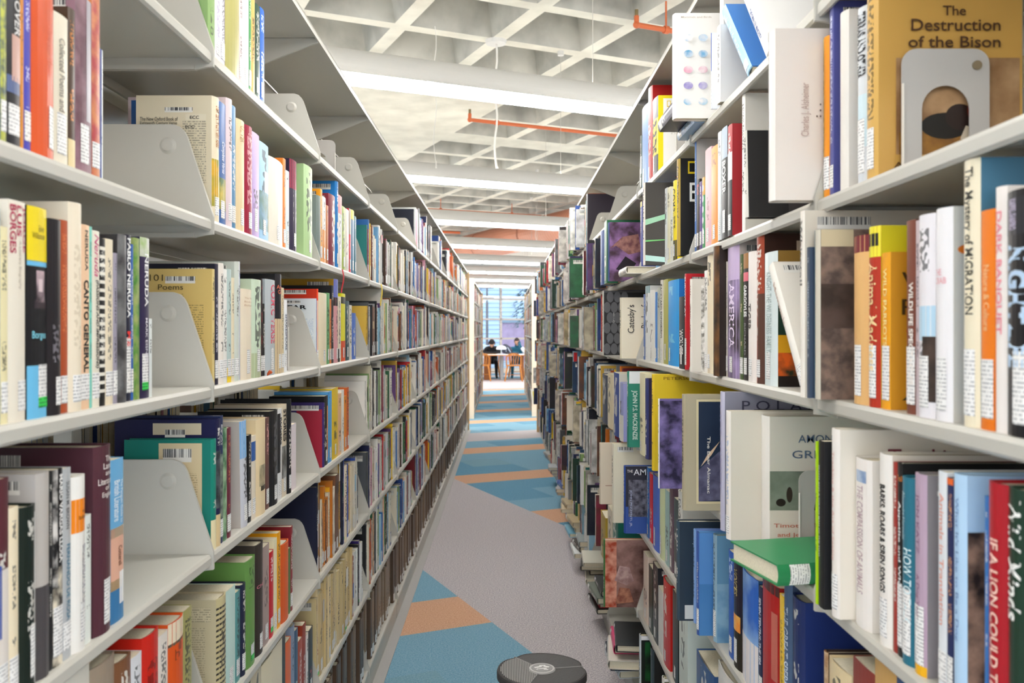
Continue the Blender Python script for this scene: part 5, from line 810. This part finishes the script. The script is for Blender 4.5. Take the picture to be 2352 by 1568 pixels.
# ribbons hanging from books
def ribbon(px, y0, y1, hx, label, w=.006, sway=.01):
    X = -(AL-.004); z = F*AL/abs(px-VX); a = EYE-(y0-VY)*z/F; bb = EYE-(y1-VY)*z/F; g = bmesh.new(); n = 10; pr = None
    for i in range(n+1):
        q = i/n; zz = a+(bb-a)*q; yy = z+sway*math.sin(q*3.1); v = [g.verts.new((X+.003*math.sin(q*5), yy-w/2, zz)), g.verts.new((X+.003*math.sin(q*5), yy+w/2, zz))]
        v += [g.verts.new((X+.003*math.sin(q*5)+.001, yy+w/2, zz)), g.verts.new((X+.003*math.sin(q*5)+.001, yy-w/2, zz))]
        if pr:
            for j in range(4): g.faces.new((pr[j], pr[(j+1) % 4], v[(j+1) % 4], v[j]))
        pr = v
    tag(bmobj('bookmark_ribbon', g, mat('ribbon_'+hx, '#'+hx, .6)), label, 'bookmark')
ribbon(783, 618, 672, 'c81c24', 'thin red bookmark ribbon hanging below a left shelf edge', .02)
ribbon(873, 652, 702, 'f4d21c', 'yellow bookmark ribbon hanging below a left shelf edge', .03)
g = bmesh.new(); z = F*AL/(VX-612); r2 = random.Random(2)
for i in range(26):
    a = r2.uniform(-1.2, 1.2); L = r2.uniform(.012, .022); tube(g, (0, 0, .001+i*.0002), (.006, L*math.sin(a), .002+L*.5*abs(math.cos(a))), .0009, 4)
tag(bmobj('tassel', g, mat('tassel_orange', '#d8602c', .8), loc=(-AL+.002, z, LV[4]+.0005)), 'small orange tassel lying on the left shelf edge under COMIC VERSE', 'tassel')
# paper sheet sticking out from the end of the right range
g = bmesh.new(); bx(g, -.075, .045, 0, .0008, -.115, .115, rot=Matrix.Rotation(math.radians(-6), 4, 'Y')); fl = bmobj('paper_flyer', g, mat('paper_white', '#f4f2ea', .7), loc=(.475, 13.2, EYE-.99)); tag(fl, 'white and yellow paper sheet sticking out at the far right end panel', 'paper')
g = bmesh.new(); bx(g, -.05, .01, -.002, -.0005, -.09, .08, rot=Matrix.Rotation(math.radians(-6), 4, 'Y')); bmobj('printed_area', g, mat('print_yellow', '#f0dc3c', .7), fl)
# ================================================================ kick stool
def stool():
    t = empty('kick_stool', (.117, 2.76, 0)); tag(t, 'round black library kick stool at the bottom of the aisle', 'stool')
    blk = mat('stool_rubber', '#454343', .6, bump=.2, nscale=160); rb = mat('stool_ribbed', '#92908c', .55); mt = mat('stool_body', '#4a4849', .5)
    def lathe(name, pr, m, seg=56):
        g = bmesh.new(); rings = [[g.verts.new((r*math.cos(6.28318*j/seg), r*math.sin(6.28318*j/seg), z)) for j in range(seg)] for r, z in pr]
        for A, B in zip(rings, rings[1:]):
            for j in range(seg): g.faces.new((A[j], A[(j+1) % seg], B[(j+1) % seg], B[j]))
        return bmobj(name, g, m, t, smooth=True)
    lathe('body', [(.178, .03), (.168, .1), (.135, .225), (.13, .25), (.135, .255), (.132, .3), (.128, .335)], mt)
    lathe('base_bumper', [(.17, .004), (.205, .006), (.21, .02), (.205, .04), (.175, .045)], mat('bumper_black', '#222', .6))
    # top plate: rounded three-lobed pad with a rim
    g = bmesh.new(); n = 96; 
    def rad(a): 
        d = min(abs((math.degrees(a)-c+180) % 360-180) for c in (10, 130, 250)); return .143*(1-.07*math.exp(-(d/11)**2))
    rings = []
    for k, (f, z) in enumerate(((.93, .33), (1, .335), (1.0, .352), (.985, .358), (.95, .36), (.93, .3585), (0.02, .3585))): rings.append([g.verts.new((rad(6.28318*j/n)*f*math.cos(6.28318*j/n), rad(6.28318*j/n)*f*math.sin(6.28318*j/n), z)) for j in range(n)])
    for A, B in zip(rings, rings[1:]):
        for j in range(n): g.faces.new((A[j], A[(j+1) % n], B[(j+1) % n], B[j]))
    g.faces.new(rings[-1]); bmobj('top_pad', g, blk, t)
    # ribbed third
    g = bmesh.new(); a0, a1 = math.radians(130), math.radians(250)
    for i in range(-26, 27):
        x = i*.0052; pts = []
        for y in [k*.002-.14 for k in range(141)]:
            X = x*CU-y*SU if 0 else x; r = math.hypot(X, y); a = math.atan2(y, X) % 6.28318
            if .045 < r < rad(a)*.92 and a0 < a < a1: pts.append(y)
        if len(pts) > 3: bx(g, x-.0015, x+.0015, pts[0], pts[-1], .3585, .3602)
    bmobj('ribbed_tread', g, rb, t)
    g = bmesh.new()
    for a in (10, 130, 250):
        A = math.radians(a); p = (.04*math.cos(A), .04*math.sin(A), .3587); q = (.133*math.cos(A), .133*math.sin(A), .3587); tube(g, p, q, .0022, 8)
    bmobj('tread_divider', g, mat('stool_ridge', '#8a8886', .5), t)
    g = bmesh.new(); bmesh.ops.create_cone(g, cap_ends=True, segments=40, radius1=.043, radius2=.040, depth=.005, matrix=Matrix.Translation((0, 0, .3605))); em = bmobj('emblem_disc', g, mat('emblem_grey', '#b4b2b0', .4), t)
    g = bmesh.new(); bmesh.ops.create_cone(g, cap_ends=True, segments=40, radius1=.034, radius2=.033, depth=.001, matrix=Matrix.Translation((0, 0, .3634))); bmobj('emblem_field', g, mat('emblem_dark', '#8e8c8a', .5), em)
    g = bmesh.new()
    for (x, y, w, h, r) in ((-.012, .004, .026, .008, .5), (.0, -.008, .03, .007, .15), (.014, .007, .018, .009, -.4), (-.014, -.012, .012, .006, .9), (.012, -.016, .014, .005, -.2), (.002, .016, .02, .006, .1)):
        bx(g, -w/2, w/2, -h/2, h/2, .3638, .3646, rot=Matrix.Translation((x, y, 0)) @ Matrix.Rotation(r, 4, 'Z'))
    bmobj('emblem_relief', g, mat('emblem_light', '#e4e2e0', .4), em)
stool()
# ================================================================ reading area
oak = mat('honey_oak', '#c07a30', .45, noise=.2, nscale=14)
def chair(x, y, rz, label):
    t = empty('wooden_chair', (x, y, 0), rz); tag(t, label, 'chair')     # sitter looks along +y
    g = bmesh.new(); pr = [(-.2, -.2), (.2, -.2), (.225, .1), (.2, .2), (-.2, .2), (-.225, .1)]; prism(g, pr, .43, .46, 'z'); bmobj('seat', g, oak, t)
    for sx in (-1, 1):
        g = bmesh.new(); tube(g, (sx*.24, .22, 0), (sx*.18, .16, .43), .017, 10, .022); bmobj('leg', g, oak, t)
        g = bmesh.new(); tube(g, (sx*.25, -.27, 0), (sx*.18, -.17, .43), .018, 10, .024); bmobj('leg', g, oak, t)
    g = bmesh.new(); n = 12
    for i in range(n):
        a = math.pi*i/n; b_ = math.pi*(i+1)/n
        P = lambda a: (.2*math.cos(a)*(1.05), -.2-.04*math.sin(a), .66+.12*math.sin(a))
        tube(g, P(a), P(b_), .021, 10)
    tube(g, (.2, -.18, .45), (.21, -.2, .67), .018, 8); tube(g, (-.2, -.18, .45), (-.21, -.2, .67), .018, 8); bmobj('back_bow', g, oak, t)
    for i in range(-2, 3):
        g = bmesh.new(); tube(g, (i*.055, -.185, .455), (i*.068, -.225, .66+.12*math.cos(i*.42)), .011, 8); bmobj('back_spindle', g, oak, t)
    for q in (((-.2, .18, .18), (-.21, -.22, .18)), ((.2, .18, .18), (.21, -.22, .18)), ((-.2, -.02, .18), (.2, -.02, .18))):
        g = bmesh.new(); tube(g, *q, .01, 8); bmobj('stretcher', g, oak, t)
TY = 25.55
chair(.245, TY-.62, .0, 'honey oak spindle back chair at the white table, right of the aisle end')
chair(-.66, TY-.45, .0, 'honey oak chair partly hidden behind the left end panel')
chair(-.40, TY+1.3, math.pi, 'oak chair under the reader in the black hooded top')
chair(.36, TY+1.3, math.pi, 'oak chair under the reader in the teal top')
t = empty('reading_table', (.0, TY, 0)); tag(t, 'white topped reading table at the far end of the aisle', 'table')
g = bmesh.new(); bx(g, -1.3, .62, -.3, .75, .715, .745, bev=.006); bmobj('table_top', g, mat('table_white', '#e9ecef', .35), t)
g = bmesh.new(); bx(g, -1.3, .62, -.31, -.3, .712, .735); bmobj('edge_band', g, oak, t)
g = bmesh.new(); bx(g, -.62, -.42, -.1, .5, 0, .715); bmobj('leg', g, mat('leg_brown', '#8c5428', .5), t)
g = bmesh.new(); tube(g, (-.1, .2, 0), (-.1, .2, .715), .055, 16); bmobj('leg', g, mat('leg_grey', '#b8bdc0', .4), t)
g = bmesh.new(); bx(g, .45, .55, -.1, .5, 0, .715); bmobj('leg', g, mat('leg_brown', ''), t)
t = empty('table_lamp', (-.11, TY+.05, .745)); tag(t, 'white rounded lamp shade on a grey stem on the reading table', 'lamp')
g = bmesh.new(); tube(g, (0, 0, 0), (0, 0, .012), .07, 20); bmobj('lamp_base', g, mat('leg_grey', ''), t)
g = bmesh.new(); tube(g, (0, 0, .01), (0, 0, .16), .016, 10); bmobj('lamp_stem', g, mat('leg_grey', ''), t)
g = bmesh.new(); bmesh.ops.create_uvsphere(g, u_segments=24, v_segments=14, radius=1)
for v in g.verts: v.co = Vector((v.co.x*.15, v.co.y*.1, .17+max(v.co.z, -.3)*.09))
bmobj('lamp_shade', g, mat('shade_white', '#dfeaf4', .5), t, smooth=True)
t = empty('laptop', (.22, TY+.35, .745)); tag(t, 'dark open laptop in front of the reader in teal', 'laptop')
g = bmesh.new(); bx(g, -.19, .19, -.02, .22, 0, .016, bev=.003); bmobj('keyboard_base', g, mat('laptop_dark', '#3c3842', .4), t)
g = bmesh.new(); bx(g, -.19, .19, -.035, -.025, .012, .05, bev=.002); bmobj('screen', g, mat('laptop_dark', ''), t)
t = empty('backpack', (.07, TY+.45, .745)); tag(t, 'dark grey backpack slumped on the reading table', 'bag')
g = bmesh.new(); bmesh.ops.create_uvsphere(g, u_segments=22, v_segments=14, radius=1)
for v in g.verts:
    z = (v.co.z+1)/2; v.co = Vector((v.co.x*.2*(1.1-.5*z)-.07*z, v.co.y*.12, z*.3))
bmobj('bag_body', g, mat('bag_grey', '#3d4050', .8, noise=.3, nscale=9), t, smooth=True)
g = bmesh.new(); tube(g, (-.03, -.1, .08), (-.09, -.09, .22), .016, 8); tube(g, (.1, -.11, .05), (.0, -.1, .2), .014, 8); bmobj('strap', g, mat('strap_light', '#a8b4c4', .7), t)
tag(bmobj('notebook', (lambda g: (bx(g, -.16, .16, -.1, .1, 0, .012, bev=.002), g)[1])(bmesh.new()), mat('notebook_tan', '#b08a5c', .6), loc=(-.42, TY+.15, .7455)), 'tan open notebook before the reader in the black hooded top', 'notebook')
def skin(name, verts, edges, radii, m, parent, sub=2, root=0):
    me = bpy.data.meshes.new(name); me.from_pydata(verts, edges, []); o = link(name, me, parent); me.materials.append(m)
    bm = bmesh.new(); bm.from_mesh(me); bm.to_mesh(me); bm.free()
    o.modifiers.new('s', 'SKIN'); 
    if not me.skin_vertices: me.attributes.new
    sv = me.skin_vertices[0].data
    for i, r in enumerate(radii): sv[i].radius = (r, r) if not isinstance(r, tuple) else r; sv[i].use_root = (i == root)
    ss = o.modifiers.new('u', 'SUBSURF'); ss.levels = sub; ss.render_levels = sub; return o
def person(x, y, label, top, hood=None, hair='#2a201c', face_hand=False, sleeve=None):
    t = empty('person', (x, y, 0)); tag(t, label, 'person')      # seated, facing -y (towards the table and the camera)
    sk = mat('skin', '#c99a80', .6); cl = mat('cloth_'+top, '#'+top, .85); jn = mat('denim', '#3a4254', .85)
    hb = (0.0, -.30, 1.02) if not face_hand else (.0, -.22, 1.08)      # head centre
    # one continuous body: pelvis, spine, neck, head, arms with hands, legs with feet
    V = [(0, 0, .52), (0, -.02, .68), (0, -.08, .84), (0, -.13, .93), (hb[0], hb[1]*.8, hb[2]-.05), hb, (hb[0], hb[1]-.02, hb[2]+.07)]
    E = [(0, 1), (1, 2), (2, 3), (3, 4), (4, 5), (5, 6)]; Rr = [(.17, .13), (.15, .11), (.17, .11), (.1, .08), .05, .085, .075]
    def add(p, parent, r): V.append(p); E.append((parent, len(V)-1)); Rr.append(r); return len(V)-1
    for s in (-1, 1):
        sh = add((s*.17, -.1, .9), 2, .06)
        if face_hand and s > 0: el = add((.24, -.36, .79), sh, .042); wr = add((.12, -.36, .96), el, .028); pm = add((.085, -.34, 1.03), wr, (.036, .02)); dv = Vector((-.12, .1, 1)).normalized()
        else: el = add((s*.25, -.3, .79), sh, .045); wr = add((s*.1, -.46, .785), el, .03); pm = add((s*.03, -.49, .775), wr, (.036, .018)); dv = Vector((-s*.9, -.3, -.05)).normalized()
        sd = dv.cross(Vector((0, 1, 0) if not (face_hand and s > 0) else (0, 1, 0))).normalized(); P = Vector(V[pm])
        for i, L in enumerate((.055, .07, .075, .068)):
            o_ = sd*(i-1.5)*.019; a = add(tuple(P+o_+dv*.035), pm, .0095); bb = add(tuple(P+o_+dv*(.035+L*.5)), a, .009); add(tuple(P+o_*1.05+dv*(.035+L*.95)+Vector((0, -.008, -.006))), bb, .008)
        th = add(tuple(P+sd*.038+dv*.005), pm, .011); add(tuple(P+sd*.052+dv*.035), th, .009)
        hp = add((s*.1, -.04, .5), 0, .095); kn = add((s*.13, -.42, .5), hp, .062); an = add((s*.14, -.42, .1), kn, .042); ft = add((s*.15, -.5, .045), an, .042); add((s*.16, -.6, .035), ft, .032)
    o = skin('body', V, E, Rr, cl, t, 2)
    # skin-coloured head with features, cap of hair, hood
    g = bmesh.new(); bmesh.ops.create_uvsphere(g, u_segments=28, v_segments=20, radius=1)
    for v in g.verts:
        x_, y_, z_ = v.co; w_ = .078*(1-.18*max(0, -z_)); yy = y_*.098
        if y_ < 0: yy -= .016*math.exp(-((x_/.18)**2+((z_+.1)/.28)**2)); yy += .010*math.exp(-(((abs(x_)-.38)/.16)**2+((z_-.12)/.14)**2)); yy -= .004*math.exp(-((x_/.3)**2+((z_+.45)/.1)**2))
        v.co = Vector((x_*w_, yy, z_*.118))
    pitch = math.radians(50 if not face_hand else 28); Rt = Matrix.Translation(Vector(hb)+Vector((0, -.025, .02))) @ Matrix.Rotation(pitch, 4, 'X')
    for v in g.verts: v.co = Rt @ v.co
    hd = bmobj('head_skin', g, sk, o, smooth=True)
    for s in (-1, 1):
        g = bmesh.new(); bmesh.ops.create_uvsphere(g, u_segments=10, v_segments=8, radius=.011, matrix=Rt @ Matrix.Translation((s*.029, -.087, .014))); bmobj('eye', g, mat('eye_dark', '#2a2220', .3), hd)
        g = bmesh.new(); bmesh.ops.create_uvsphere(g, u_segments=10, v_segments=8, radius=.02, matrix=Rt @ Matrix.Translation((s*.077, .005, 0)) @ Matrix.Diagonal((.4, .8, 1.4, 1))); bmobj('ear', g, sk, hd)
    g = bmesh.new(); bmesh.ops.create_uvsphere(g, u_segments=24, v_segments=16, radius=1)
    bmesh.ops.delete(g, geom=[v for v in g.verts if v.co.z < -.15 and v.co.y < .2 or (v.co.y < -.55 and v.co.z < .45)], context='VERTS')
    k = 1.1 if hood is None else 1.32
    for v in g.verts: v.co = Rt @ Vector((v.co.x*.08*k, v.co.y*.1*k+.006, v.co.z*.12*k+.004))
    bmobj('hair' if hood is None else 'hood', g, mat('hair_'+hair.strip('#'), hair, .7) if hood is None else cl, o, smooth=True)
    if sleeve:
        g = bmesh.new(); tube(g, (.17, -.12, .89), (.24, -.37, .79), .062, 14, .052); tube(g, (.24, -.37, .79), (.14, -.37, .93), .052, 14, .038); bmobj('sleeve', g, mat('sleeve_'+sleeve, '#'+sleeve, .8), o, smooth=True)
    return t
person(-.40, TY+1.14, 'person in a black hooded top bowed over the reading table', '17171b', hood=True)
person(.36, TY+1.14, 'person in a teal top resting face on one hand at the reading table', '1f5c74', face_hand=True, sleeve='e6ecf2')
